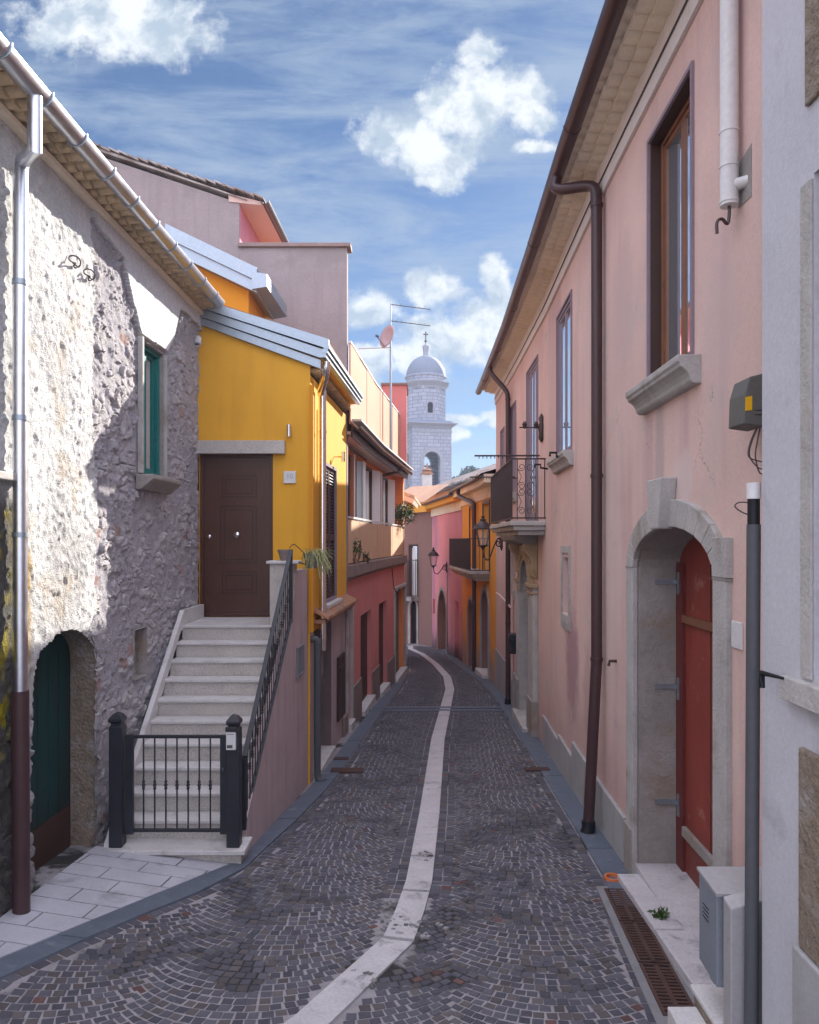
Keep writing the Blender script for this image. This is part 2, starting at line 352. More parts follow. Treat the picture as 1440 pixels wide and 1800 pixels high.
def facade(mb, path, s0, s1, zb, zt, ops=(), d=0.0):      # wall skin with openings and reveals
    S = sorted(set([s0, s1]+[c for c in path.c if s0 < c < s1]+[x for o in ops for x in (o['s0'], o['s1'])]))
    S = [x for x in S if s0-1e-6 <= x <= s1+1e-6]
    Z = sorted(set([zb, zt]+[x for o in ops for x in (o['z0'], o['z1']+o['rise'])])); Z = [z for z in Z if zb-1e-6 <= z <= zt+1e-6]
    for a, b in zip(S, S[1:]):
        for c, e in zip(Z, Z[1:]):
            ms, mz = (a+b)/2, (c+e)/2
            if any(o['s0'] < ms < o['s1'] and o['z0'] < mz < o['z1']+o['rise'] for o in ops): continue
            n = path.n(ms)*d; A = path.at(a+1e-5); B = path.at(b-1e-5)
            mb.quad(*[(q.x+n.x, q.y+n.y, z) for q, z in ((A,c),(B,c),(B,e),(A,e))])
    for o in ops:
        if o.get('rv', True): reveal(mb, path, o, d)
        if o['rise'] > 0:
            ap = arch_pts(o); zt2 = o['z1']+o['rise']
            for (a, za), (b, zb2) in zip(ap, ap[1:]):
                mb.quad(path.at(a, za, d), path.at(b, zb2, d), path.at(b, zt2, d), path.at(a, zt2, d))
def reveal(mb, path, o, d=0.0, depth=None):
    dp = depth or o['depth']
    loop = [(o['s0'], o['z0']), (o['s0'], o['z1'])]+(arch_pts(o)[1:-1] if o['rise'] > 0 else [])+[(o['s1'], o['z1']), (o['s1'], o['z0'])]
    n = path.n((o['s0']+o['s1'])/2)
    for (a, za), (b, zb) in zip(loop, loop[1:]+loop[:1]):
        A = path.at(a, za, d); B = path.at(b, zb, d)
        mb.quad(A, B, B-n*dp, A-n*dp)
def panel(mb, path, o, d0, d1, grow=0.0):                 # solid filling of an opening (rect or arched)
    n = path.n((o['s0']+o['s1'])/2)
    loop = [(o['s0'], o['z0'])]+(arch_pts(o) if o['rise'] > 0 else [(o['s0'], o['z1']), (o['s1'], o['z1'])])+[(o['s1'], o['z0'])]
    mb.prism([path.at(a, z, d0) for a, z in loop], n*(d1-d0))
def ring(mb, path, o, w, d0, d1, z0=None):                # moulded surround of an opening
    z0 = o['z0'] if z0 is None else z0
    inn = [(o['s0'], z0)]+(arch_pts(o) if o['rise'] > 0 else [(o['s0'], o['z1']), (o['s1'], o['z1'])])+[(o['s1'], z0)]
    big = dict(o, s0=o['s0']-w, s1=o['s1']+w)
    out = [(big['s0'], z0)]+(arch_pts(o, grow=w) if o['rise'] > 0 else [(big['s0'], o['z1']+w), (big['s1'], o['z1']+w)])+[(big['s1'], z0)]
    n = path.n((o['s0']+o['s1'])/2)
    for i in range(len(inn)-1):
        q = [path.at(*inn[i], d0), path.at(*inn[i+1], d0), path.at(*out[i+1], d0), path.at(*out[i], d0)]
        mb.prism(q, n*(d1-d0))
def frame(mb, path, o, w, d0, d1):                        # four bars inside an opening
    for b in ((o['s0'], o['s0']+w, o['z0'], o['z1']), (o['s1']-w, o['s1'], o['z0'], o['z1']), (o['s0']+w, o['s1']-w, o['z0'], o['z0']+w), (o['s0']+w, o['s1']-w, o['z1']-w, o['z1'])):
        path.box(mb, *b, d0, d1)
def sub(o, a, b, **k):                                    # part of an opening between fractions a and b
    L = o['s1']-o['s0']; return dict(o, s0=o['s0']+L*a, s1=o['s0']+L*b, **k)
def block(mb, path, s0, s1, zb, zt, deep):                # the body of the house behind its facade
    cuts = [s0]+[c for c in path.c if s0 < c < s1]+[s1]; A = [path.at(c) for c in cuts]; nn = path.n((s0+s1)/2)
    B = [q-nn*deep for q in A]
    def st(p, q): mb.quad((p.x,p.y,zb),(q.x,q.y,zb),(q.x,q.y,zt),(p.x,p.y,zt))
    st(A[0]-nn*.02, B[0]); st(B[-1], A[-1]-nn*.02)
    for p, q in zip(B, B[1:]): st(q, p)
    mb.add([(q.x,q.y,zt-.02) for q in [a-nn*.02 for a in A]+B[::-1]], [tuple(range(2*len(A)))])
def eave_tiles(mb, path, s0, s1, z0, rows, sd_, sz, pitch, r, flat=.75, jit=0.0, taper=1.0, base=0.0):
    for j in range(rows):
        k = int((s1-s0)/pitch)
        for i in range(k):
            s = s0+(i+.5+.25*(j % 2))*pitch+random.uniform(-jit, jit); n = path.n(s); t = path.t(s)
            d1 = base+(j+1)*sd_+random.uniform(-jit, jit); zc = z0+j*sz+r*flat+random.uniform(-jit, jit)*.4; sect = []
            d0 = base+j*sd_-.06; c0 = path.at(s)
            for (dd, q, dz_) in ((d0, 1.0, 0), (d1, taper, .012)):
                for a in range(7):
                    an = math.pi+math.pi*a/6; sect.append(c0+n*dd+t*(r*q*math.cos(an))+Vector((0,0,zc+dz_+r*flat*math.sin(an))))
            fs = [(a, a+1, 8+a, 7+a) for a in range(6)]+[tuple(range(7, 14)), tuple(range(6, -1, -1)), (0, 7, 13, 6)]
            mb.add(sect, fs)
def gutter(mb, pts, r, lip=True):                         # half-round channel with thickness
    pts = [Vector(p) for p in pts]; prof = [(r*math.cos(a), r*math.sin(a)) for a in [math.pi+math.pi*i/8 for i in range(9)]]
    prof += [(q*.88, z*.88) for q, z in prof[::-1]]; n = len(prof); vs_ = []
    for i, p in enumerate(pts):
        a = (pts[min(i+1,len(pts)-1)]-pts[max(i-1,0)]); a.z = 0; a.normalize(); e = Vector((a.y, -a.x, 0))
        vs_ += [p+e*q+Vector((0,0,z)) for q, z in prof]
    fs = [(i*n+j, i*n+(j+1)%n, (i+1)*n+(j+1)%n, (i+1)*n+j) for i in range(len(pts)-1) for j in range(n)]
    mb.add(vs_, fs+[tuple(range(n)), tuple(range((len(pts)-1)*n, len(pts)*n))[::-1]])
def bez(pts, n=24):                                       # Catmull-Rom through points
    pts = [Vector(p) for p in pts]; q = [pts[0]*2-pts[1]]+pts+[pts[-1]*2-pts[-2]]; out = []
    m = len(pts)-1; per = max(2, n//m)
    for i in range(m):
        a, b, c, d = q[i:i+4]
        for k in range(per):
            t = k/per; out.append(.5*((2*b)+(c-a)*t+(2*a-5*b+4*c-d)*t*t+(3*b-a-3*c+d)*t*t*t))
    return out+[pts[-1]]
def leaves(mb, c, rad, n, ln, wd, up=.2, seed=1):
    rr = random.Random(seed)
    for _ in range(n):
        d = Vector((rr.gauss(0,1), rr.gauss(0,1), rr.gauss(0,1)+up)).normalized(); p = Vector(c)+Vector((d.x*rad[0], d.y*rad[1], d.z*rad[2]))*rr.random()**.5
        a = Vector((rr.gauss(0,1), rr.gauss(0,1), rr.gauss(.3,1))).normalized(); b = a.cross(Vector((rr.gauss(0,1), rr.gauss(0,1), rr.gauss(0,1)))).normalized()
        L = ln*rr.uniform(.6,1.3); W = wd*rr.uniform(.7,1.2)
        mb.add([p, p+a*L*.5+b*W, p+a*L, p+a*L*.5-b*W], [(0,1,2,3)])
# ------------------------------------------------------------------ ground, road, paving
def G(px, py):                                            # street point seen at a photo position
    Y = 5.0
    for _ in range(60):
        X = (px-CX)/F*Y; d = EYE-zg(X, Y); Y = .5*Y+.5*max(1.5, min(60, d*F/max(py-HY, 20)))
    return Vector(((px-CX)/F*Y, Y, zg((px-CX)/F*Y, Y)))
def curve(pix): 
    q = sorted([G(*p) for p in pix], key=lambda p: p.y); return np.array([p.y for p in q]), np.array([p.x for p in q])
LB = curve([(-330,1960),(-150,1822),(0,1722),(200,1632),(415,1543),(525,1440),(588,1372),(640,1298),(690,1226),(712,1192),(716,1160)])
RB = curve([(1330,2100),(1175,1800),(1110,1660),(1066,1552),(1022,1475),(1002,1442),(975,1398),(953,1360),(929,1322),(907,1287),(872,1228),(846,1200),(815,1178),(790,1160)])
SB = curve([(380,1925),(545,1800),(700,1655),(722,1600),(737,1550),(755,1430),(762,1370),(770,1300),(782,1250),(791,1212),(786,1190),(766,1168),(742,1150),(722,1141)])
ci = lambda c, y: float(np.interp(y, c[0], c[1]))
Xr = lambda y: .105+.064*(min(y, 14)-6.85) if y < 14 else ci(SB, y)
g = MB(); g.add([(-900,-300,-3.6),(900,-300,-3.6),(900,2500,-3.6),(-900,2500,-3.6)], [(0,1,2,3)])
structure(g.build('ground', M_ground))
mb = MB(); xs = np.arange(-4.2, 4.21, .14); ys = np.concatenate([np.arange(-8, 3, .5), np.arange(3, 16, .14), np.arange(16, 46, .5)])
mb.v = [(x, y, zg(x, y)) for y in ys for x in xs]; nx = len(xs)
mb.f = [(j*nx+i, j*nx+i+1, (j+1)*nx+i+1, (j+1)*nx+i) for j in range(len(ys)-1) for i in range(nx-1)]
# cobbles: segmental arcs in each lane, straight border courses
V = []; Fc = []; Cc = []
def stone(x, y, ang, lt, lr, far):
    b = len(V); ca, sa = math.cos(ang), math.sin(ang); hgt = random.uniform(.003, .008); tx, ty = random.uniform(-.025,.025), random.uniform(-.025,.025)
    jt = [(random.uniform(-.004,.004), random.uniform(-.004,.004)) for _ in range(4)]
    for lvl, (k, ins) in enumerate(((0, 0), (.7, .001), (1, .006))):
        for qi, (sx, sy) in enumerate(((-1,-1),(1,-1),(1,1),(-1,1))):
            hx = (lt/2-ins)*sx; hy = (lr/2-ins)*sy; jx, jy = jt[qi]
            X = x+(hx+jx)*ca-(hy+jy)*sa; Y = y+(hx+jx)*sa+(hy+jy)*ca
            V.append((X, Y, zg(X, Y)-.004+(hgt+.004)*k+(tx*hx+ty*hy)*(1 if lvl else 0)))
    for l in (0, 4):
        for i in range(4): Fc.append((b+l+i, b+l+(i+1)%4, b+l+4+(i+1)%4, b+l+4+i))
    Fc.append((b+8, b+9, b+10, b+11))
    q = random.random(); k = random.uniform(.72, 1.22)
    base = (.092,.090,.108) if q < .58 else (.102,.090,.092) if q < .82 else (.074,.076,.094) if q < .988 else (.125,.068,.062)
    Cc.extend([[c*k for c in base]]*12)
def in_lane(x, y, side):
    xs_ = ci(SB, y); hw = .135+ (.05 if y < 5.6 else 0)
    if side < 0: return ci(LB, y)+.125 < x < xs_-hw
    return xs_+hw < x < ci(RB, y)-.125
Pp = 1.46; AM = R(44); Rr = Pp/2/math.sin(AM); pit = .080
for side in (-1, 1):
    for rep in ((0, 1, 2) if side < 0 else (-1, 0, 1)):
        k = 0; v0 = 3.3-random.random()*.1
        while v0 < 36:
            na = int(2*AM*Rr/.080); of_ = random.uniform(-.5, .5)
            for j in range(na):
                a = -AM+2*AM*(j+.5+of_*.5+random.uniform(-.06,.06))/na
                uu = Pp*rep+Pp/2+Rr*math.sin(a); y = v0+Rr*(1-math.cos(a))-.28
                x = Xr(y)+side*(.30+uu)
                if in_lane(x, y, side) and (side*(x-Xr(y)) > .30 or y < 6.45):
                    stone(x, y, side*a*1.0 if side > 0 else -a, .081-random.uniform(.008,.014), pit*max(.70, math.cos(a))-random.uniform(.009,.014), y)
            v0 += pit; k += 1
    # two straight courses beside the white strip, one beside each kerb
    for kc in (LB, RB)[(side > 0):(side > 0)+1]:
        y = 3.6
        while y < 36:
            L = random.uniform(.085, .12); sl_ = (ci(kc, y+.1)-ci(kc, y))/.1; x = ci(kc, y)-side*.062
            dl = L/math.sqrt(1+sl_*sl_); stone(x, y+dl/2, -math.atan(sl_), .095, L-.010, y); y += dl
    for off in (.163, .258):
        y = 6.4
        while y < 36:
            L = random.uniform(.085, .11); x = Xr(y)+side*off; x = ci(SB, y)+side*off
            stone(x, y, -math.atan((ci(SB, y+.1)-ci(SB, y))/.1), .086, L-.011, y); y += L
for (px_, py_, rx_, ry_, n_) in ((718,1632,.12,.08,34),(748,1507,.07,.05,22),(652,1718,.08,.06,8)):
    c_ = G(px_, py_)
    for _ in range(n_):
        X_, Y_ = random.gauss(c_.x, rx_), random.gauss(c_.y, ry_); s_ = random.uniform(.008, .032); stone(X_, Y_, random.uniform(0, 3), s_+.018, s_*random.uniform(.6,1)+.018, 0)
        g_ = random.uniform(.10, .36); Cc[-12:] = [[g_, g_*.97, g_*.98]]*12
        for j_ in range(1, 13): x_, y_, z_ = V[-j_]; V[-j_] = (x_, y_, z_+(.016 if j_ <= 8 else 0))
me_c = MB(); me_c.v = V; me_c.f = Fc; me_c.c = np.array(Cc, np.float32)
road = mb.build('road', M_road, smooth=True); structure(road)
cob = me_c.build('cobbled_road', M_cob); structure(cob)
def band(name, m, pl, pr, seg, gap, h, jitter=0.0, y0=3.0, y1=36):
    q = MB(); y = y0
    while y < y1:
        L = seg*random.uniform(.8, 1.2); ya, yb = y, min(y+L-gap, y1); n = max(1, int((yb-ya)/.45)); hh = h+random.uniform(-.003,.003)
        for i in range(n):
            a = ya+(yb-ya)*i/n; b = ya+(yb-ya)*(i+1)/n; c = [(pl(a),a),(pr(a),a),(pr(b),b),(pl(b),b)]
            q.hexa([(x,yy,zg(x,yy)-.03) for x,yy in c]+[(x,yy,zg(x,yy)+hh) for x,yy in c])
        y += L
    o = q.build(name, m); structure(o); return o
# white strip: slabs laid along its own line
pts = [Vector((ci(SB, y), y, 0)) for y in np.arange(3.2, 36, .05)]
q = MB(); acc = 0; i = 0
brk = [5.62, 6.55, 7.35]
while i < len(pts)-2:
    L = random.uniform(.9, 1.5); j = i; d = 0
    while j < len(pts)-1 and d < L and not (any(pts[j].y < b <= pts[j+1].y for b in brk) and j > i+2): d += (pts[j+1]-pts[j]).length; j += 1
    gap = .05 if any(abs(pts[j].y-b) < .1 for b in brk) else .016
    for k in range(i, j):
        a, b = pts[k], pts[min(k+1, len(pts)-1)]
        ta = (pts[k+1]-pts[max(k-1,0)]).normalized(); tb = (pts[min(k+2,len(pts)-1)]-pts[k]).normalized()
        if k == j-1: b = a+(b-a)*(1-min(.9, gap/max(.01,(b-a).length)))
        w2 = .118; na = Vector((ta.y,-ta.x,0))*w2; nb = Vector((tb.y,-tb.x,0))*w2
        c = [a-na, a+na, b+nb, b-nb]
        q.hexa([(p.x,p.y,zg(p.x,p.y)-.03) for p in c]+[(p.x,p.y,zg(p.x,p.y)+.019) for p in c])
    i = j
structure(q.build('centre_strip', M_strip))
band('kerb_strip', M_slate, lambda y: ci(LB,y)-.26, lambda y: ci(LB,y), 1.1, .008, .022)
band('kerb_strip', M_slate, lambda y: ci(RB,y), lambda y: ci(RB,y)+.36, .75, .008, .020, y0=6.15)
q = MB()
for (pxa, pxb, py) in ((648,905,1251), (655,905,1246)):
    a, b = G(pxa, py), G(pxb, py); n = 9
    for i in range(n):
        c0, c1 = a.lerp(b, i/n), a.lerp(b, (i+.97)/n)
        c = [(c0.x,c0.y),(c1.x,c1.y),(c1.x,c1.y+.22),(c0.x,c0.y+.22)]
        q.hexa([(x,y,zg(x,y)-.03) for x,y in c]+[(x,y,zg(x,y)+.023) for x,y in c])
structure(q.build('crossing_strip', M_slate))
XL = lambda y: -3.20+.02*y
# pale pavement on the left, running-bond tiles clipped to its triangle
def clip(poly, a, b, c):
    out = []
    for i in range(len(poly)):
        p, q_ = poly[i], poly[(i+1) % len(poly)]; fp = a*p[0]+b*p[1]+c; fq = a*q_[0]+b*q_[1]+c
        if fp >= 0: out.append(p)
        if fp*fq < 0: t = fp/(fp-fq); out.append((p[0]+(q_[0]-p[0])*t, p[1]+(q_[1]-p[1])*t))
    return out
ka, kb = G(-260, 1800), G(409, 1521)
nxk, nyk = -(kb.y-ka.y), kb.x-ka.x
q = MB(); ca, sa = math.cos(R(-4)), math.sin(R(-4)); row = 0; vv = -2.6
while vv < 3.2:
    uu = -3.0+(row % 2)*.27+.04*math.sin(row*2.3)
    while uu < 3.5:
        L = .56; gp = .007
        pl = [(uu+gp, vv+gp), (uu+L-gp, vv+gp), (uu+L-gp, vv+.245-gp), (uu+gp, vv+.245-gp)]
        pl = [(-2.6+x*ca-y*sa, 5.6+x*sa+y*ca) for x, y in pl]
        pl = clip(pl, nxk, nyk, -(nxk*ka.x+nyk*ka.y)); 
        if len(pl) > 2: pl = clip(pl, 0, -1, 7.16)
        if len(pl) > 2: pl = clip(pl, 1, -.02, 3.18)
        if len(pl) > 2:
            hh = .03+random.uniform(-.002,.002)
            q.prism([(x, y, zg(x,y)-.02) for x, y in pl], (0, 0, .02+hh))
        uu += L
    vv += .245; row += 1
structure(q.build('pavement', M_tile))

# ------------------------------------------------------------------ numpy noise
def hsh(i, j, s): 
    n = (i.astype(np.int64)*374761393+j.astype(np.int64)*668265263+s*974634777) & 0x7fffffff
    n = ((n ^ (n >> 13))*1274126177) & 0x7fffffff
    return ((n ^ (n >> 16)) & 0xffff)/65535.0
def vn(x, y, s=0):
    i, j = np.floor(x), np.floor(y); fx, fy = x-i, y-j; fx = fx*fx*(3-2*fx); fy = fy*fy*(3-2*fy)
    return (hsh(i,j,s)*(1-fx)+hsh(i+1,j,s)*fx)*(1-fy)+(hsh(i,j+1,s)*(1-fx)+hsh(i+1,j+1,s)*fx)*fy
def fbm(x, y, s=0, o=4):
    t = 0; a = .5; 
    for k in range(o): t = t+a*vn(x*2**k, y*2**k, s+k); a *= .5
    return t/(1-.5**o)
def voro(x, y, s=0):
    i0, j0 = np.floor(x), np.floor(y); f1 = np.full(x.shape, 9.); f2 = f1.copy(); r1 = np.zeros(x.shape); tx = np.zeros(x.shape); ty = np.zeros(x.shape)
    for di in (-1,0,1):
        for dj in (-1,0,1):
            i, j = i0+di, j0+dj; px = i+.1+.8*hsh(i,j,s); py = j+.1+.8*hsh(i,j,s+7)
            d = np.hypot(x-px, y-py); m = d < f1
            f2 = np.where(m, f1, np.minimum(f2, d)); r1 = np.where(m, hsh(i,j,s+13), r1); tx = np.where(m, x-px, tx); ty = np.where(m, y-py, ty); f1 = np.where(m, d, f1)
    return f1, f2, r1, tx, ty
ss = lambda x, a, b: (lambda t: t*t*(3-2*t))(np.clip((x-a)/(b-a), 0, 1))
def inpoly(X, Z, poly):
    ins = np.zeros(X.shape, bool); n = len(poly)
    for i in range(n):
        (xa, za), (xb, zb) = poly[i], poly[(i+1) % n]
        c = ((za > Z) != (zb > Z)) & (X < (xb-xa)*(Z-za)/((zb-za) if zb != za else 1e-9)+xa); ins ^= c
    return ins

# ------------------------------------------------------------------ old stone house (left)
LP = Path([(XL(.5), .5), (XL(10.5), 10.5)], 1); ls = LP.c[-1]/10.0        # s = (Y-.5)*ls
sh = thing('stone_house', 'old stone house with patchy roughcast, exposed rubble and a clay tiled eave', 'house', (XL(8), 8, zg(XL(8), 8)))
win = LP.op(245, 285, 598, 836, 622, 838, depth=.2); door = LP.op(56, 167, 1140, 1560, rise=.34, depth=.26); door['z1'] = zpx(1112, 6.5)-.34; door['z0'] = zg(-3, 6.5)-.05
nich = LP.op(234, 256, 1108, 1192, 1102, 1190, depth=.22)
ZT = EYE+3.34
S = np.unique(np.concatenate([np.arange(4.25*ls, 10*ls, .016), [10*ls], [win['s0'], win['s1'], nich['s0'], nich['s1']]]))
Z = np.unique(np.concatenate([np.arange(-.7, ZT, .016), [ZT, win['z0'], win['z1'], nich['z0'], nich['z1']]]))
SS, ZZ = np.meshgrid(S, Z); YY = SS/ls+.5
wx = SS+.10*(fbm(SS*4, ZZ*4, 3)-.5); wz = ZZ+.10*(fbm(SS*4, ZZ*4, 9)-.5)
f1, f2, rc, tx, ty = voro(wx/.17, wz/.115, 1); g1, g2, rc2, tx2, ty2 = voro(wx/.07, wz/.055, 21)
edge = f2-f1
pl = lambda pix: [(LP.s_(a), LP.z_(a, b)) for a, b in pix]
nzb = .10*(fbm(SS*5, ZZ*5, 31)-.5)
white = inpoly(SS+nzb*.6, ZZ+nzb*.6, pl([(150,340),(350,525),(352,585),(345,572),(325,552),(312,545),(306,570),(300,596),(290,618),(262,600),(243,585),(228,535),(213,455),(165,392),(158,372)]))
rcz = inpoly(SS+nzb*1.2, ZZ+nzb*1.2, pl([(-200,-400),(60,-100),(160,370),(166,520),(160,700),(172,860),(166,1000),(168,1080),(150,1112),(100,1112),(60,1180),(50,1300),(-300,1300)]))
stone_h = (.006+.030*rc*rc)*ss(edge, .04, .20)+(tx*(hsh(np.floor(rc*977), np.floor(rc*77), 3)-.5)+ty*(rc-.5))*.06*ss(edge, .05, .2)
cov = ss(fbm(wx*4.0, wz*4.5, 40), .40, .60); stone_h *= cov
rub = stone_h-.03+.020*ss(g2-g1, .03, .2)*rc2*ss(fbm(SS*6, ZZ*6, 44), .35, .6)+.034*fbm(SS*11, ZZ*13, 5, 5)
rough = .028*fbm(SS*20, ZZ*20, 8, 4)+.022*fbm(SS*3, ZZ*3, 2)+.010*ss(vn(SS*30, ZZ*24, 77), .5, .85)-.03
dsp = np.where(white, .045, np.where(rcz, rough+.012, rub))
dsp -= .02*ss(ZZ, ZT-.02, ZT)
low = ss(-(ZZ-zg(-3,7)), -1.3, -.1)
c_rub = np.stack([.39+.18*rc, .37+.165*rc, .385+.155*rc], -1); c_mor = np.array([.41,.39,.42])
c_r = c_mor+(c_rub-c_mor)*(ss(edge,.05,.2)*cov)[...,None]
brick = (hsh(np.floor(wx/.17), np.floor(wz/.115), 55) > .985)[...,None]; c_r = np.where(brick, np.array([.38,.27,.25]), c_r)
t = fbm(SS*2, ZZ*2, 60)[...,None]; c_c = np.array([.64,.635,.63])*(.80+.42*t)
drk = ss(fbm(SS*1.5, ZZ*1.0, 66), .52, .75)[...,None]*.35; c_c = c_c*(1-drk)+np.array([.25,.235,.22])*drk
warm = ss(fbm(SS*4, ZZ*4, 71), .60, .76)[...,None]*.32; c_c = c_c*(1-warm)+np.array([.50,.37,.22])*warm
col = np.where(white[...,None], np.array([.74,.735,.75]), np.where(rcz[...,None], c_c, c_r))
# moss and damp beside the rain pipe, dirt near the street
px_ = CX+F*(XL(YY)/YY); zr = ZZ
n3 = fbm(SS*12, ZZ*5, 91); za, zb_ = LP.z_(42, 920), LP.z_(42, 1200)
moss = (ss(px_, 26, 40)*ss(-px_, -56-8*n3, -44)*ss(ZZ, zb_-.1, zb_+.25)*ss(-ZZ, -za-.1, -za+.35)*ss(n3, .32, .55))[...,None]
col = col*(1-moss)+np.array([.36,.20,.01])*moss
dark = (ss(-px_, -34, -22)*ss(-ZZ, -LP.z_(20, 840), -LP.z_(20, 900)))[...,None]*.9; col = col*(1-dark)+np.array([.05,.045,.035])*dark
mos2 = (ss(-px_, -20, -6)*ss(fbm(SS*9, ZZ*6, 12), .42, .6)*ss(-ZZ, -LP.z_(10, 850), -LP.z_(10, 920))*ss(ZZ, LP.z_(10,1400), LP.z_(10,1250)))[...,None]; col = col*(1-mos2)+np.array([.30,.24,.01])*mos2
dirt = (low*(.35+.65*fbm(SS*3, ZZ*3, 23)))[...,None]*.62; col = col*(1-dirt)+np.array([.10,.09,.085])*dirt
damp = (ss(-np.abs(px_-110), -75, -30)*ss(-ZZ, -LP.z_(110,1300), -LP.z_(110,1450)))[...,None]*.5; col = col*(1-damp)+np.array([.06,.055,.05])*damp
# snap the doorway's edge onto its arch
cs, hw = (door['s0']+door['s1'])/2, (door['s1']-door['s0'])/2
archz = door['z1']+door['rise']*np.sqrt(np.clip(1-((SS-cs)/hw)**2, 0, 1))+.03*(fbm(SS*9, ZZ*0, 5)-.5)
n0 = LP.n(1); PX = np.array([LP.at(s).x for s in S]); PY = np.array([LP.at(s).y for s in S])
nz, nsn = SS.shape
XX = PX[None,:]+n0.x*dsp; Yw = PY[None,:]+n0.y*dsp
m = MB(); m.v = list(zip(XX.ravel().tolist(), Yw.ravel().tolist(), ZZ.ravel().tolist()))
cS = (S[:-1]+S[1:])/2; cZ = (Z[:-1]+Z[1:])/2; CS, CZ = np.meshgrid(cS, cZ)
cut = np.zeros(CS.shape, bool)
for o in (win, nich): cut |= (CS > o['s0']) & (CS < o['s1']) & (CZ > o['z0']) & (CZ < o['z1'])
cut |= (np.abs(CS-cs) < hw) & (CZ < door['z1']+door['rise']*np.sqrt(np.clip(1-((CS-cs)/hw)**2, 0, 1))+.05*(fbm(CS*7, CS*0, 5)-.5))
jj, ii = np.nonzero(~cut); b0 = jj*nsn+ii
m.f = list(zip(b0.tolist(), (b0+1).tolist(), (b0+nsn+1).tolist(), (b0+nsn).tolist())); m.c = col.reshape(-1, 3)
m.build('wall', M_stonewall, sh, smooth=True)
m = MB(); facade(m, LP, 0, 4.27*ls, -.9, ZT); block(m, LP, 0, 10*ls, -.9, ZT, 6.0); m.build('side_wall', M_rough, sh)
m = MB(); reveal(m, LP, win, .02, .2); m.build('window_jamb', M_limedk, sh)
m = MB(); reveal(m, LP, nich, .02, .22); panel(m, LP, nich, -.24, -.20); m.build('wall_niche', M_limedk, sh)
m = MB(); big = dict(door, s0=door['s0']-.04, s1=door['s1']+.04, rise=door['rise']+.03); reveal(m, LP, big, .005, .3); m.build('doorway_jamb', M_rough, sh)
m = MB(); panel(m, LP, big, -.30, -.26)
for k in range(1, 6):
    s = door['s0']+(door['s1']-door['s0'])*k/6; LP.box(m, s-.006, s+.006, door['z0'], door['z1']+.1, -.262, -.256)
dr = m.build('door', M_teald, sh); m = MB(); LP.box(m, door['s0'], door['s1'], door['z0'], door['z0']+.42, -.262, -.245); m.build('kick_board', M_woodk, dr)
m = MB(); frame(m, LP, win, .055, -.10, -.03); frame(m, LP, dict(win, s0=win['s0']+.055, s1=win['s1']-.055, z0=win['z0']+.055, z1=win['z1']-.055), .045, -.13, -.075)
cm = (win['s0']+win['s1'])/2; LP.box(m, cm-.035, cm+.035, win['z0']+.1, win['z1']-.1, -.135, -.07)
wf = m.build('window', M_teal, sh, bevel=.004)
m = MB(); LP.box(m, win['s0']+.05, win['s1']-.05, win['z0']+.05, win['z1']-.05, -.125, -.115); m.build('pane', M_glass, wf)
for a, b in ((win['s0']+.12, cm-.04), (cm+.05, win['s1']-.11)):
    m = MB(); LP.box(m, a, b, win['z0']+.1, win['z1']-.1, -.114, -.108); m.build('inner_shutter', M_lime, wf)
m = MB(); LP.box(m, win['s0']-.06, win['s0']-.002, win['z0'], win['z1']+.02, .0, .06); m.build('window_surround', M_lime, sh, bevel=.008)
m = MB(); LP.box(m, win['s1']+.002, win['s1']+.05, win['z0'], win['z1'], 0, .05); m.build('window_surround', M_lime, sh, bevel=.008)
m = MB(); a, b = LP.s_(238), LP.s_(292); zt = LP.z_(260, 838)
m.prism([LP.at(a, zt, 0), LP.at(a, zt, .2), LP.at(a, zt-.05, .2), LP.at(a, zt-.17, .06), LP.at(a, zt-.17, 0)], LP.t(1)*(b-a)); m.build('sill', M_limedk, sh, bevel=.012)
# eave: two rows of clay tiles, roof, gutter, rain pipe
ze = ZT-.12
m = MB(); eave_tiles(m, LP, 0, 9.98*ls, ze, 2, .125, .03, .155, .072, .62, .012, .8, .03); m.build('eave_tiles', M_tileold, sh, smooth=True)
m = MB(); LP.box(m, 0, 10*ls, ze-.05, ze+.0, -.02, .09); LP.box(m, 0, 9.98*ls, ze+.070, ze+.085, -.1, .12); LP.box(m, 0, 9.98*ls, ze+.105, ze+.130, -.1, .29); m.build('eave_course', M_cream, sh)
m = MB(); A, B = LP.at(0, ze+.115, .37), LP.at(9.98*ls, ze+.115, .37); up = Vector((-5.5, 0, 1.75)); m.prism([A, B, B+up, A+up], (0, 0, .05)); m.build('roof', M_terra, sh)
zgut = ze+.09; gx = .355
m = MB(); gutter(m, [LP.at(s, zgut, gx) for s in (0, 5*ls, 9.75*ls)], .085); gt = m.build('gutter', M_galv, sh, smooth=True)
for k in range(14):
    s = (3.9+.55*k)*ls
    if s < 9.8*ls:
        m = MB(); cc = LP.at(s, zgut, gx); m.tube([cc+Vector((math.cos(a)*.089, 0, math.sin(a)*.089)) for a in [math.pi*.93+math.pi*1.12*i/10 for i in range(11)]], .008, 6)
        m.build('gutter_bracket', M_galvd, gt, smooth=True)
pp = Vector((-2.99, 5.68, 0)); zz = lambda py: zpx(py, 5.68)
m = MB(); m.tube([(XL(5.4)+gx, 5.40, zgut-.05), (XL(5.4)+gx-.005, 5.41, zpx(262, 5.4)), (pp.x+.02, pp.y, zz(283)), (pp.x, pp.y, zz(310)), (pp.x-.0, pp.y, zz(1216))], .053, 14); dp = m.build('downpipe', M_galv, sh, smooth=True)
for py in (497, 735, 940):
    m = MB(); m.tube([(pp.x, pp.y, zz(py)-.02), (pp.x, pp.y, zz(py)+.02)], .060, 14); m.build('pipe_collar', M_galvd, dp, smooth=True)
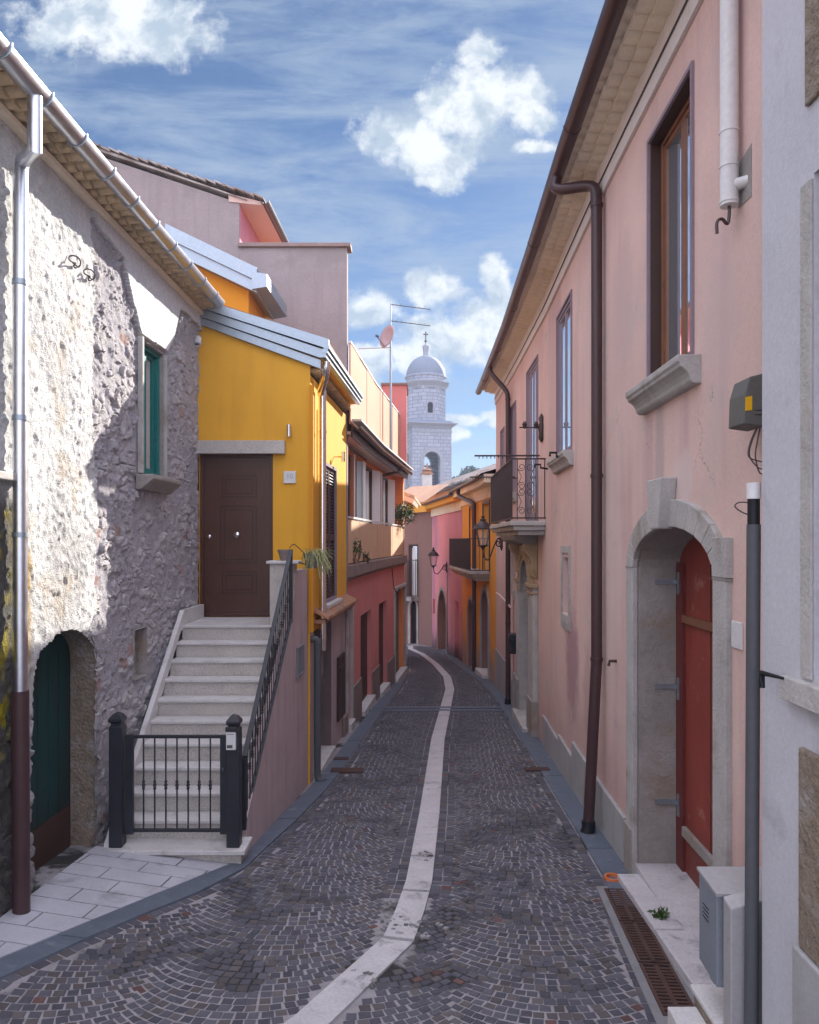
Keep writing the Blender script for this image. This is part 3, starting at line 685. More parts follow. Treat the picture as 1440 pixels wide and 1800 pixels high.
m = MB(); m.tube([(pp.x, pp.y, zz(1214)), (pp.x+.01, pp.y, zg(pp.x, pp.y)-.05)], .064, 14); m.build('pipe_shoe', M_brownp, dp, smooth=True)
for i, (px, py) in enumerate(((122, 461), (148, 484))):
    s, Y = LP.hit(px); c = LP.at(s, zpx(py, Y), .05); m = MB()
    m.tube([c+Vector((.03*math.sin(a*2), .07*math.cos(a), .038*math.sin(a)-.02*math.cos(2*a))) for a in [2*math.pi*k/18 for k in range(19)]]+[c+Vector((-.06, .05, .03))], .007, 6)
    tag(m.build('cable_loop', M_cable, None, True), ('dark loose wire loop on the sunlit roughcast, the upper one, nearer the rain pipe', 'dark loose wire loop on the sunlit roughcast, the lower one, nearer the exposed stones')[i], 'wire', 'wire loops on the stone house')
m = MB(); s, Y = LP.hit(8); zt = zpx(829, 5.5); LP.box(m, s-.5, LP.s_(27), zt-.06, zt, 0, .10)
m.v = [(x, y, z-(.05 if False else 0)) for x, y, z in m.v]; tag(m.build('stone_ledge', M_lime, None, bevel=.01), 'grey stone shelf jutting from the mossy wall beside the rain pipe', 'ledge')
# ------------------------------------------------------------------ staircase with gate and railing
YT, tr, rs, ZL = 9.5, .24, .188, EYE-1.089                 # landing edge, tread, riser, landing height
xl, xr = -2.93, -1.74
st = thing('staircase', 'outdoor staircase of pale speckled stone rising to the walnut brown front door', 'staircase', (-2.3, 7.2, ZL-10*rs))
m = MB(); mt = MB()
for k in range(10):                                        # k = 0 is the landing
    y = YT-tr*k; z = ZL-rs*k; back = 10.55 if k == 0 else y+tr+.02
    m.box(xl, xr, y+.03, 10.5 if k == 0 else y+tr+.03, z-rs-.4, z-.035)
    mt.box(xl, xr+.0, y, back, z-.033, z)
pz = ZL-10*rs; py_ = 7.1
m.build('riser', M_gran, st); mt.build('tread', M_marb, st, bevel=.006)
m = MB(); m.box(xl-.03, -1.62, py_+.02, 7.40, zg(-2.3, 7.1)-.4, pz-.045); m.build('base_step', M_gran, st)
m = MB(); m.box(xl-.04, -1.575, py_-.03, 7.42, pz-.043, pz); m.build('platform_slab', M_marb, st, bevel=.006)
m = MB(); xs_ = xl-.03                                      # sloping skirting along the old wall
q = [(py_+.05, pz), (py_+.28, pz+.23), (YT+.03, ZL+.19), (10.45, ZL+.19), (10.45, ZL+.0), (YT-.1, ZL-.06), (py_+.3, pz-.05)]
m.prism([(xs_, y, z) for y, z in q], (.055, 0, 0)); m.build('skirting', M_marb, st)
# street-side wall, its top follows the flight
WP = Path([(-1.655, 7.12), (-1.44, 10.46)], 1)
m = MB(); n = WP.n(1); L = WP.c[-1]
sy = lambda y: (y-7.12)/3.34*L
prof = [(sy(7.13), -1.2), (sy(7.13), pz-.05), (sy(7.42), pz-.05), (sy(7.45), pz+.17), (sy(YT-.02), ZL+.03), (sy(YT), EYE-.95), (sy(YT+.28), EYE-.40), (L, EYE-.40), (L, -1.2)]
ni = dict(s0=WP.s_(521), s1=WP.s_(531), z0=WP.z_(526, 1185), z1=WP.z_(526, 1138), rise=0, depth=.1)
m.prism([WP.at(s, z, 0) for s, z in prof], -n*.11); m.build('side_wall', M_stucco, st)
m = MB(); WP.box(m, ni['s0'], ni['s1'], ni['z0'], ni['z1'], .0, .012); frame(m, WP, dict(ni, s0=ni['s0']-.02, s1=ni['s1']+.02, z0=ni['z0']-.02, z1=ni['z1']+.02), .03, .0, .03); m.build('meter_hatch', M_grey, st)
m = MB(); m.box(-1.80, -1.50, YT+.03, 9.85, ZL-.25, EYE-.30); m.build('pillar', M_gran, st)
m = MB(); m.box(-1.84, -1.43, YT-.01, 9.90, EYE-.30, EYE-.265); m.build('pillar_cap', M_marb, st, bevel=.006)
# railing
rl = thing('stair_railing', 'dark iron railing with knotted bars climbing the street side of the staircase', 'railing', (-1.66, 7.5, pz))
xa = lambda y: -1.655+.0644*(y-7.12)-.02
b0, b1 = 7.42, 9.50
ztop = lambda y: pz+.80+(y-b0)*((EYE-.12)-(pz+.80))/(b1-b0)
zbot = lambda y: pz+.12+(y-b0)*((EYE-1.0)-(pz+.12))/(b1-b0)
m = MB()
def bar(mb, p, q, w_, h_):
    p, q = Vector(p), Vector(q); d = (q-p).normalized(); e = Vector((1,0,0)); f = d.cross(e).normalized(); e = f.cross(d)
    mb.hexa([p-e*w_-f*h_, p+e*w_-f*h_, p+e*w_+f*h_, p-e*w_+f*h_, q-e*w_-f*h_, q+e*w_-f*h_, q+e*w_+f*h_, q-e*w_+f*h_])
bar(m, (xa(b0), b0, ztop(b0)), (xa(b1), b1, ztop(b1)), .026, .012); m.build('handrail', M_anth, rl, bevel=.004)
m = MB(); bar(m, (xa(b0), b0, zbot(b0)), (xa(b1), b1, zbot(b1)), .02, .012); m.build('bottom_rail', M_anth, rl)
for y in (b0, b1):
    m = MB(); m.box(xa(y)-.02, xa(y)+.02, y-.02, y+.02, zbot(y)-.05, ztop(y)+.0); m.build('end_post', M_anth, rl)
for k in range(1, 21):
    y = b0+(b1-b0)*k/21; x = xa(y); m = MB(); za, zb_ = zbot(y), ztop(y); zm = (za+zb_)/2
    m.tube([(x,y,za),(x,y,zm-.045),(x,y,zm-.03),(x,y,zm-.015),(x,y,zm),(x,y,zm+.015),(x,y,zm+.03),(x,y,zm+.045),(x,y,zb_)], .0075, 6, rr=[.0075,.0075,.016,.010,.019,.010,.016,.0075,.0075])
    m.build('baluster', M_anth, rl, smooth=True)
# gate between two posts
def post(px, pyt, lab):
    c = P(px, 1478, 7.2); w_ = .063; z1 = zpx(pyt, 7.2); m = MB(); p = thing('gate_post', lab, 'post', (c.x, 7.2, pz), 'posts of the stair gate')
    m.box(c.x-w_, c.x+w_, 7.2-w_, 7.2+w_, pz, z1-.14); m.build('shaft', M_anth, p, bevel=.006)
    m = MB(); s2 = math.sqrt(2); m.lathe([(w_*s2, z1-.14), (w_*s2*.78, z1-.125), (w_*s2*.78, z1-.10), (w_*s2*1.06, z1-.088), (w_*s2*1.06, z1-.06), (w_*s2*.6, z1-.02), (.012, z1)], (c.x, 7.2, 0), 4); m.build('cap', M_anth, p, bevel=.004)
    return c.x
x0 = post(207, 1251, 'dark iron gate post with a moulded cap, standing against the stone wall')
x1 = post(412, 1255, 'dark iron gate post with a moulded cap, carrying the white intercom')
gt = thing('iron_gate', 'low dark iron gate of knotted bars closing off the staircase', 'gate', ((x0+x1)/2, 7.2, pz))
zt, zb_ = zpx(1292, 7.2), zpx(1462, 7.2); m = MB()
m.box(x0+.08, x1-.07, 7.185, 7.215, zt-.03, zt); m.box(x0+.08, x1-.07, 7.185, 7.215, zb_, zb_+.03)
for a, b in ((x0+.075, x0+.155), (x1-.135, x1-.07)): m.box(a, b, 7.18, 7.22, zb_-.02, zt+.0)
m.build('gate_frame', M_anth, gt, bevel=.003)
for k in range(7):
    x = x0+.155+(x1-.135-x0-.155)*(k+.9)/7.8; zm = zpx(1380, 7.2); m = MB()
    m.tube([(x,7.2,zb_+.03),(x,7.2,zm-.05),(x,7.2,zm-.032),(x,7.2,zm-.018),(x,7.2,zm),(x,7.2,zm+.018),(x,7.2,zm+.032),(x,7.2,zm+.05),(x,7.2,zt-.03)], .008, 6, rr=[.008,.008,.017,.011,.02,.011,.017,.008,.008])
    m.build('gate_bar', M_anth, gt, smooth=True)
m = MB(); m.lathe([(.012,-.012),(.012,.012)], (x1-.10, 7.17, zpx(1350, 7.2)), 8); m.build('lock', M_chrome, gt)
ic = thing('intercom', 'small white intercom panel mounted on the gate post', 'intercom', (x1-.02, 7.13, zpx(1318, 7.13)))
m = MB(); m.box(x1-.058, x1+.035, 7.105, 7.137, zpx(1318, 7.12), zpx(1286, 7.12)); m.build('case', M_wsign, ic, bevel=.006)
m = MB()
for k in range(1): z = zpx(1291+2*k, 7.1); m.box(x1-.048, x1+.02, 7.1035, 7.1055, z-.003, z+.001)
m.box(x1-.048, x1+.005, 7.1035, 7.1055, zpx(1315.5, 7.1), zpx(1310, 7.1)); m.build('speaker_grille', M_greyp, ic)
m = MB(); m.box(x1-.064, x1+.043, 7.095, 7.137, zpx(1286.0, 7.12)+.002, zpx(1278, 7.12)); m.build('rain_hood', M_anth, ic, bevel=.006)
# pots
m = MB(); pt = thing('flower_pot', 'empty taupe flower pot standing on the stair pillar by the yellow wall', 'flower pot', (-1.63, 9.7, EYE-.265))
m.lathe([(.062,0),(.09,.11),(.098,.112),(.10,.145),(.09,.145),(.085,.10),(.01,.09)], (-1.63, 9.7, EYE-.265), 20); m.build('pot', M_pot, pt, smooth=True)
pl_ = thing('planter', 'taupe planter with long dry grass hooked on the top of the stair railing', 'planter', (-1.28, 9.45, EYE-.30))
m = MB(); c = P(549, 985, 9.55); m.lathe([(.075,-.10),(.105,.06),(.112,.06),(.112,.085),(.10,.085),(.09,.03),(.01,.03)], c, 14); m.build('pot', M_pot, pl_, smooth=True)
m = MB(); rr = random.Random(3)
for _ in range(260):
    a = rr.uniform(0, 6.28); p = c+Vector((rr.uniform(-.09,.09), rr.uniform(-.09,.09), .05)); dr_ = Vector((math.cos(a)*.75+.30, math.sin(a)*.8, 0)); L = rr.uniform(.10,.30); wv = Vector((-math.sin(a), math.cos(a), .2))*.0035
    lift = rr.uniform(.2, 1.5); pts_ = [p+dr_*L*t*rr.uniform(.8,1.1)+Vector((0,0,L*(lift*t-1.25*t*t))) for t in (0,.3,.6,1)]
    m.add([v_ for q_ in pts_ for v_ in (q_-wv, q_+wv)], [(0,1,3,2),(2,3,5,4),(4,5,7,6)])
m.build('plant', M_dry, pl_)
m = MB(); m.tube(bez([(xa(9.4), 9.4, EYE-.10), (xa(9.4)+.06, 9.42, EYE-.05), c+Vector((-.10,0,.09)), c+Vector((-.02,0,.03))], 12), .006, 6); m.tube([c+Vector((-.2,0,-.02)), c+Vector((-.09,0,-.05))], .01, 6); m.build('hanger', M_anth, pl_)
# ------------------------------------------------------------------ yellow house
FY = 10.5                                                 # door wall faces the viewer
yh = thing('yellow_house', 'small ochre yellow house with zinc roof edge and walnut door at the stair head', 'house', (-2.2, 10.6, ZL))
xW, xE = -3.06, -1.41
YP = Path([(xE, FY), (-1.19, 13.92)], 1)
FP = Path([(xW, FY), (xE, FY)], 1)
for pth in (FP,):
    if pth.n(.1).y > 0: pth.side = -1
dz0, dz1 = ZL, zpx(797, FY); dxa, dxb = (350-CX)/F*FY, (480-CX)/F*FY
o = dict(s0=dxa-xW, s1=dxb-xW, z0=dz0, z1=dz1, rise=0, depth=.16)
m = MB(); rake = lambda x: zpx(565, FY)+(x-(345-CX)/F*FY)*(zpx(640, FY)-zpx(565, FY))/(((560-345)/F)*FY)
facade(m, FP, 0, o['s0'], -1.2, dz1+.0, []); facade(m, FP, 0, xE-xW, -1.2, zpx(640, FY)+.02, [o])
m.prism([(xW, FY+.001, zpx(640,FY)+.02), (xE, FY+.001, zpx(640,FY)+.02), (xE, FY+.001, rake(xE)+.1), (xW, FY+.001, rake(xW)+.1)], (0, .2, 0))
m.build('front_wall', M_yel, yh)
m = MB()
wn = YP.op(566, 589, 810, 1064, 824, 1050, depth=.14); gar = YP.op(553, 584, 1102, 1330, depth=.40); gar['z1'] = EYE-1.20; gar['z0'] = zg(-1.3, 12)-.1
facade(m, YP, 0, YP.c[-1], EYE-1.32, EYE+2.35, [wn]); block(m, Path([(xE-.02, FY+.25), (-1.21, 13.9)], 1), 0, 3.4, -1.2, EYE+2.3, 1.9); m.build('side_wall', M_yel, yh)
m = MB(); facade(m, YP, 0, YP.c[-1], -1.4, EYE-1.322, [dict(gar, z1=EYE-1.322)], d=-.012); m.build('ground_wall', M_stucco, yh)
m = MB(); m.box(xE-.001, xE+.05, FY-.06, FY+.03, EYE-1.30, EYE+2.2); m.build('corner_strip', M_orange, yh)
m = MB(); m.box(dxa-.30, (500-CX)/F*(FY-.1), FY-.10, FY-.002, zpx(797, FY-.1), zpx(774, FY-.1)); m.build('lintel', M_gran, yh, bevel=.004)
# door
m = MB(); frame(m, FP, o, .05, -.16, -.05); df = m.build('door_frame', M_brown, yh, bevel=.004)
m = MB(); FP.box(m, o['s0']+.052, o['s1']-.052, dz0+.02, dz1-.052, -.15, -.085); dr = m.build('door', M_brown, yh)
dd = lambda px: (px-CX)/F*(FY+.085)-xW
m = MB()
for (a, b, t_, q_) in ((391, 451, 836, 874), (388, 451, 890, 990), (391, 451, 1005, 1043)):
    for gpx in (0, 6):
        s0, s1, z1, z0 = dd(a+gpx), dd(b-gpx), zpx(t_+gpx, FY+.085), zpx(q_-gpx, FY+.085)
        for bx in ((s0, s1, z1-.006, z1), (s0, s1, z0, z0+.006), (s0, s0+.006, z0, z1), (s1-.006, s1, z0, z1)): FP.box(m, *bx, -.0845, -.082)
m.build('moulding', M_brownd, dr)
m = MB(); c = P(418, 940, FY+.085); 
m.v = []; m.tube([c+Vector((0,-.0,0)), c+Vector((0,-.04,0)), c+Vector((0,-.055,0)), c+Vector((0,-.075,0)), c+Vector((0,-.085,0))], .01, 14, rr=[.02,.016,.038,.040,.02]); m.build('knob', M_chrome, dr, smooth=True)
for (px, py, r_, nm) in ((368, 943, .028, 'lock_plate'), (418.5, 885, .012, 'peephole')):
    m = MB(); c = P(px, py, FY+.085); m.tube([c, c+Vector((0,-.012,0)), c+Vector((0,-.02,0))], r_, 12, rr=[r_, r_, r_*.6]); m.build(nm, M_chrome, dr, smooth=True)
# zinc verge in three stepped bands, roof, gutter
A = lambda py0, py1, dx=0: None
xa0, xa1 = (345-CX)/F*(FY-.12), (578-CX)/F*(FY-.12)
lo0, lo1 = zpx(566, FY-.12), zpx(650, FY-.12); hi0, hi1 = zpx(524, FY-.12), zpx(600, FY-.12)
m = MB()
for k, (f0, f1_, yo) in enumerate(((0, .30, .0), (.31, .64, .035), (.65, 1.0, .07))):
    a0, a1 = lo0+(hi0-lo0)*f0, lo0+(hi0-lo0)*f1_; b0_, b1_ = lo1+(hi1-lo1)*f0, lo1+(hi1-lo1)*f1_
    m.prism([(xa0-.1, FY-.06-yo, a0+.036), (xa1-.12+.06*k, FY-.06-yo, b0_+.03), (xa1-.12+.06*k, FY-.06-yo, b1_+.03), (xa0-.1, FY-.06-yo, a1+.036)], (0, .12, 0))
m.build('verge_flashing', M_galvd, yh)
m = MB(); m.prism([(xa0-.6, FY-.1, hi0+.2), (xa1-.02, FY-.1, hi1+.0), (xa1-.02, FY-.1, hi1+.03), (xa0-.6, FY-.1, hi0+.24)], (.21, 3.55, 0)); m.build('roof', M_terra, yh)
zg2 = zpx(628, FY-.2); gxs = (577-CX)/F*(FY-.2); gx2 = -.885
m = MB()
for k, (ww, z0_, z1_) in enumerate(((.0, .0, .055), (.025, .058, .115), (.05, .118, .165))):
    m.prism([(gxs-.03+ww-.08, FY-.2, zg2+z0_), (gxs-.03+ww, FY-.2, zg2+z0_), (gxs-.03+ww, FY-.2, zg2+z1_), (gxs-.03+ww-.08, FY-.2, zg2+z1_)], (gx2-gxs, 3.62, 0))
m.build('eaves_gutter', M_galvd, yh)
m = MB(); m.prism([(xE-.05, FY+.0, zg2-.02), (gxs-.02, FY+.0, zg2+.02), (gxs-.02, FY, zg2+.05), (xE-.05, FY, zg2+.05)], (.21, 3.4, 0)); m.build('soffit', M_yel, yh)
EP = Path([(xE, FY+.1), (-1.20, 13.9)], 1)
m = MB(); eave_tiles(m, EP, .1, 3.4, zg2-.10, 1, .10, .0, .11, .045, .8); m.build('eave_tiles', M_tileold, yh)
# louvred shutter window
m = MB(); frame(m, YP, wn, .05, -.10, .035); wf = m.build('window', M_mauve, yh)
cw = (wn['s0']+wn['s1'])/2; zmid = wn['z0']+(wn['z1']-wn['z0'])*.47
for (a, b) in ((wn['s0']+.052, cw-.005), (cw+.005, wn['s1']-.052)):
    m = MB(); frame(m, YP, dict(wn, s0=a, s1=b, z0=wn['z0']+.052, z1=wn['z1']-.052), .06, -.05, .0)
    YP.box(m, a+.06, b-.06, zmid-.06, zmid+.06, -.05, 0)
    z = wn['z0']+.13
    while z < wn['z1']-.14:
        if abs(z+.02-zmid) > .09:
            n_ = YP.n(a); c4 = [YP.at(a+.06, z+.045, -.045), YP.at(b-.06, z+.045, -.045), YP.at(b-.06, z, -.004), YP.at(a+.06, z, -.004)]
            m.prism(c4, (0, 0, .008))
        z += .052
    m.build('shutter', M_woodk, wf)
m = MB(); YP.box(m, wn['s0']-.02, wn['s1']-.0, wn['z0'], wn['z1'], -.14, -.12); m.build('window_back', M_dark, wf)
m = MB(); YP.box(m, wn['s0']-.08, wn['s1']+.08, wn['z0']-.06, wn['z0']-.002, 0, .13); m.build('sill', M_marb, yh, bevel=.005)
# tiled canopy, garage recess, utility hatch
m = MB(); s0_, s1_ = gar['s0']-.05, YP.c[-1]-.02; n_ = int((s1_-s0_)/.16)
for k in range(n_):
    s = s0_+(k+.5)*(s1_-s0_)/n_; sec = []
    for (dd_, zz_) in ((0, EYE-1.05), (.22, EYE-1.155)):
        for a in range(7):
            an = math.pi*a/6; q_ = YP.at(s, zz_, dd_)+YP.t(s)*(.082*math.cos(an)); q_.z += .06*math.sin(an); sec.append(q_)
    m.add(sec, [(a, a+1, 8+a, 7+a) for a in range(6)]+[tuple(range(7,14)), tuple(range(6,-1,-1)), (0,7,13,6)])
YP.box(m, s0_, s1_, EYE-1.21, EYE-1.16, 0, .17); m.build('tile_canopy', M_terra, yh)
m = MB(); panel(m, YP, gar, -.44, -.40); m.build('garage_door', M_trav, yh); m = MB(); reveal(m, YP, dict(gar, z1=EYE-1.33), -.012, .4); m.build('garage_jamb', M_trav, yh)
m = MB(); YP.box(m, gar['s0'], gar['s1'], zg(-1.3,12)-.2, zg(-1.25, 12.4)+.12, -.38, .06); m.build('doorstep', M_marb, yh)
hb = dict(s0=YP.s_(593), s1=YP.s_(604), z0=YP.z_(598, 1262), z1=YP.z_(598, 1152), rise=0)
m = MB(); YP.box(m, hb['s0'], hb['s1'], hb['z0'], hb['z1'], -.01, .03); YP.box(m, hb['s0']+.1, hb['s1']-.1, hb['z1']-.25, hb['z1']-.2, .03, .05); m.build('utility_hatch', M_woodk, yh, bevel=.004)
m = MB(); YP.box(m, hb['s1']-.1, YP.c[-1]-.01, zg(-1.2,13.5)-.2, hb['z0']-.08, 0, .04); m.build('plinth', M_trav, yh)
# rain pipes at the corner
ds = .42; c0 = YP.at(ds, 0, .10); zt_ = zg2-.02
m = MB(); m.tube(bez([(gxs-.04, FY-.02, zt_), (gxs-.06, FY+.02, zt_-.16), (c0.x-.02, c0.y-.05, zt_-.36), (c0.x, c0.y, zt_-.32)], 12)+[(c0.x, c0.y, EYE-1.62)], .055, 14); dp = m.build('downpipe', M_chrome, yh, smooth=True)
for z in (EYE+1.6, EYE+.95, EYE-.15, EYE-1.45):
    m = MB(); m.tube([(c0.x, c0.y, z-.018), (c0.x, c0.y, z+.018)], .063, 14); m.build('pipe_collar', M_chrome, dp, smooth=True)
m = MB(); c1 = YP.at(.62, 0, .05); m.tube([(c1.x, c1.y, EYE+2.0), (c1.x, c1.y, EYE-2.0)], .022, 8); m.build('conduit', M_trav, yh, smooth=True)
m = MB(); c2 = YP.at(.12, 0, .08); z2 = zg(c2.x, c2.y)
m.tube(bez([(c2.x-.14, c2.y, EYE-1.42), (c2.x-.02, c2.y, EYE-1.42), (c2.x, c2.y, EYE-1.5)], 8)+[(c2.x, c2.y, z2+.16)]+bez([(c2.x, c2.y, z2+.1), (c2.x+.03, c2.y-.02, z2+.03), (c2.x+.12, c2.y-.06, z2+.015)], 8), .05, 12); m.build('drainpipe', M_greyp, yh, smooth=True)
# upper storey set back
ux0, ux1, UY = -3.9, (437-CX)/F*12.0, 12.0
m = MB(); m.prism([(ux0, UY, EYE+2.0), (ux1, UY, EYE+2.0), (ux1, UY, zpx(505, UY)), (ux0, UY, zpx(475, UY)+.35)], (0, 1.9, 0)); m.build('upper_wall', M_orange, yh)
m = MB(); e = .16
for k in range(2):
    z_a, z_b = zpx(478-20*k, UY-e)+.36, zpx(514-20*k, UY-e)
    m.prism([(ux0, UY-e-.04*k, z_a), (ux1+.16, UY-e-.04*k, z_b), (ux1+.18, UY-e-.04*k, z_b+.2), (ux0, UY-e-.04*k, z_a+.22)], (0, 1.5, 0))
m.prism([(ux1+.10, UY-e-.06, zpx(516, UY)), (ux1+.34, UY-e-.06, zpx(512, UY)), (ux1+.34, UY-e-.06, zpx(490, UY)), (ux1+.10, UY-e-.06, zpx(486, UY))], (.05, 1.6, 0)); m.build('upper_roof_flashing', M_galvd, yh)
# things fixed to the yellow house
for i, (c, lab) in enumerate(((P(508, 757, FY-.07), 'small steel tube lamp on the shaded yellow wall above the plaque'), (YP.at(YP.s_(587), YP.z_(587, 803), .16), 'small steel tube lamp above the louvred window on the sunlit side wall'))):
    L = thing('wall_lamp', lab, 'wall lamp', c, 'steel tube lamps of the yellow house'); m = MB(); m.tube([c+Vector((0,0,-.085)), c+Vector((0,0,.085))], .032, 16); m.build('lamp_tube', M_chrome, L, smooth=True)
    m = MB(); m.tube([c, c+(Vector((0.02,.07,0)) if i == 0 else YP.n(1)*-.16)], .012, 8); m.build('bracket', M_chrome, L)
c = P(509.5, 839, FY-.015); pq = thing('house_number_plaque', 'square white number plaque on the yellow wall beside the door', 'plaque', c)
m = MB(); m.box(c.x-.086, c.x+.086, FY-.03, FY-.001, c.z-.086, c.z+.086); m.build('plate', M_wsign, pq, bevel=.005)
cu = bpy.data.curves.new('number', 'FONT'); cu.body = '10'; cu.size = .10; cu.extrude = .001; cu.align_x = 'CENTER'; to = bpy.data.objects.new('tmp_text', cu); COL.objects.link(to)
me = bpy.data.meshes.new_from_object(to.evaluated_get(bpy.context.evaluated_depsgraph_get())); bpy.data.objects.remove(to)
me.materials.clear(); me.materials.append(M_text); me.transform(Matrix.Translation((c.x, FY-.0315, c.z-.02)) @ Matrix.Rotation(R(90), 4, 'X')); to = bpy.data.objects.new('number', me); COL.objects.link(to); attach(to, pq)
c = P(347, 598, FY-.14); sc = thing('security_camera', 'small white security camera where the yellow wall meets the stone house', 'camera', c)
m = MB(); m.tube([c+Vector((0,.03,.045)), c+Vector((0,-.0,-.055)), c+Vector((0,-.005,-.06))], .048, 14); m.build('camera_body', M_wsign, sc, smooth=True); m = MB(); m.tube([c+Vector((0,-.005,-.06)), c+Vector((0,-.006,-.064))], .03, 12); m.build('lens', M_black, sc)
m = MB(); m.tube([c+Vector((0,.03,.04)), c+Vector((-.02,.14,.08))], .012, 8); m.build('bracket', M_greyp, sc)
# ------------------------------------------------------------------ tall pink-grey house behind
GY = 13.95
gh = thing('gable_house', 'tall house with a bare pinkish cement gable and a mossy tiled verge', 'house', (-3, GY, -1))
X_ = lambda px: (px-CX)/F*GY; Zp = lambda py: zpx(py, GY)
m = MB(); poly = [(X_(610), -1.4), (X_(610), Zp(434)), (X_(421), Zp(434)), (X_(421), Zp(357)), (X_(180), Zp(276)), (X_(60), Zp(226)), (X_(60), -1.4)]
m.prism([(x, GY, z) for x, z in poly[3:]+[(X_(421), -1.4)]], (0, 9, 0)); m.build('gable_wall', M_gablep, gh)
m = MB(); m.prism([(X_(610), GY, -1.4), (X_(610), GY, Zp(434)), (X_(421)+.002, GY, Zp(434)), (X_(421)+.002, GY, -1.4)], (0, .25, 0)); m.build('parapet_wall', M_gablep, gh)
m = MB(); m.box(X_(419), X_(617), GY-.06, GY+.30, Zp(435), Zp(428)); m.build('coping', M_trav, gh, bevel=.01)
m = MB(); wx0 = X_(421)+.004
m.quad((wx0, GY+.01, Zp(434)), (wx0+.12, GY+9, Zp(434)), (wx0+.12, GY+9, Zp(350)), (wx0, GY+.01, Zp(350))); m.build('side_wall', M_vio, gh)
m = MB(); m.prism([(X_(421)-.2, GY-.02, Zp(355)), (X_(463), GY-.02, Zp(362)), (X_(463), GY-.02, Zp(356)), (X_(421)-.2, GY-.02, Zp(341))], (.3, 9, 0)); m.build('roof_overhang', M_soff, gh)
m = MB(); rr = random.Random(9); xA, xB = X_(60), X_(463); n_ = 24
for k in range(n_):
    a, b = xA+(xB-xA)*k/n_, xA+(xB-xA)*(k+1.12)/n_; f_ = lambda x: Zp(226)+(x-X_(60))*(Zp(354)-Zp(226))/(X_(463)-X_(60))
    j_ = rr.uniform(-.015, .02); m.prism([(a, GY-.10, f_(a)+j_+.03), (b, GY-.10, f_(b)+j_), (b, GY-.10, f_(b)+j_+.03), (a, GY-.10, f_(a)+j_+.065)], (.3, 9, 0))
m.prism([(xA, GY-.05, f_(xA)-.03), (xB-.3, GY-.05, f_(xB)-.0), (xB-.3, GY-.05, f_(xB)+.02), (xA, GY-.05, f_(xA)+.04)], (0, 9, 0)); m.build('roof', M_lich, gh)
m = MB(); gutter(m, [(X_(467), GY-.1, Zp(358)+.03), (X_(467)+.28, GY+8.8, Zp(358)+.03)], .085); m.build('gutter', M_brownp, gh)
# ------------------------------------------------------------------ orange house with balcony and roof terrace
OP = Path([(-1.19, 13.96), (-.88, 17.6), (-.17, 23.7)], 1); OL = OP.c[-1]
oh = thing('balcony_house', 'burnt orange house with salmon ground floor, screened balcony and roof terrace', 'house', (-.9, 17, zg(-.9, 17)))
zb0, zs0, zs1 = -1.9, EYE-.70, EYE-.47
og = [OP.op(588, 616, 1060, 1235, depth=.12, ), OP.op(634, 653, 1082, 1248, depth=.10), OP.op(666, 680, 1062, 1226, depth=.10), OP.op(693, 711, 1040, 1210, depth=.18)]
for k, (o, t_) in enumerate(zip(og, (1068, 1076, 1058, 1034))): o['z0'] = -1.85; o['s0'] = max(o['s0'], .03); sm = (o['s0']+o['s1'])/2; o['z1'] = zpx(t_, OP.at(sm).y)
m = MB(); facade(m, OP, 0, OL, zb0, zs0, og); m.build('ground_wall', M_sal, oh)
m = MB(); facade(m, OP, 0, OL, zs1, EYE+2.0, [], d=-.32); block(m, OP, 0, OL, zb0, EYE+2.55, 5); m.v[-0:] = m.v[-0:]
m.build('upper_wall', M_org2, oh)
m = MB(); OP.box(m, OL-.32, OL, zs1, EYE+2.0, -.32, .0); m.build('end_wall', M_org2, oh)
m = MB(); OP.box(m, 0, .2, zs1, EYE+2.2, -.32, -.02); m.build('end_wall', M_org2, oh)
m = MB(); OP.box(m, 0, OL+.02, zs0, zs1, -.6, .10); OP.box(m, 0, OL+.02, zs0-.06, zs0-.002, -.1, .04); m.build('balcony_slab', M_trav, oh, bevel=.01)
pc = OP.s_(614); bp0 = pc
m = MB(); nseg = 7
for k in range(nseg):
    a, b = bp0+(OL-.06-bp0)*k/nseg, bp0+(OL-.06-bp0)*(k+1)/nseg; OP.box(m, a, b+.004, EYE-.44, EYE+.40, -.02+.006*(k % 2), .0+.006*(k % 2))
bs = m.build('balcony_screen', M_beige, oh)
m = MB(); OP.box(m, bp0, OL, EYE+.43, EYE+.47, -.03, .02); OP.box(m, OL-.07, OL-.03, EYE-.45, EYE+.45, -.03, .015); m.build('balcony_rail', M_wsign, oh)
m = MB(); zso = EYE+2.0; OP.box(m, 0, OL, zso, zso+.06, -.32, .08); m.build('soffit', M_soff, oh)
m = MB(); OP.box(m, 0, OL+.05, zso-.05, zso+.14, .082, .12); m.build('fascia', M_woodk, oh)
m = MB(); gutter(m, [OP.at(s, zso+.17, .20) for s in (0, OP.c[1], OL+.1)], .075); m.build('gutter', M_brownp, oh, smooth=True)
m = MB(); m.tube([OP.at(OL-2.3, zso+.10, .20), OP.at(OL-2.4, zso-.02, .14), OP.at(OL-3.6, zso-.32, -.5)], .045, 10); m.build('downpipe', M_brownp, oh, smooth=True)
m = MB(); nseg = 9
for k in range(nseg): OP.box(m, OL*k/nseg, OL*(k+1)/nseg+.004, zso+.2, EYE+3.72, .05-.008*(k % 2), .08-.008*(k % 2))
m.build('terrace_screen', M_peach, oh)
m = MB(); OP.box(m, 0, OL, EYE+3.73, EYE+3.77, .04, .09); OP.box(m, 0, OL+.1, zso+.25, zso+.29, .10, .29); m.build('terrace_rail', M_wsign, oh)
RP = Path([tuple(OP.at(s, 0, -.32).xy) for s in (0, OP.c[1], OL)], 1)
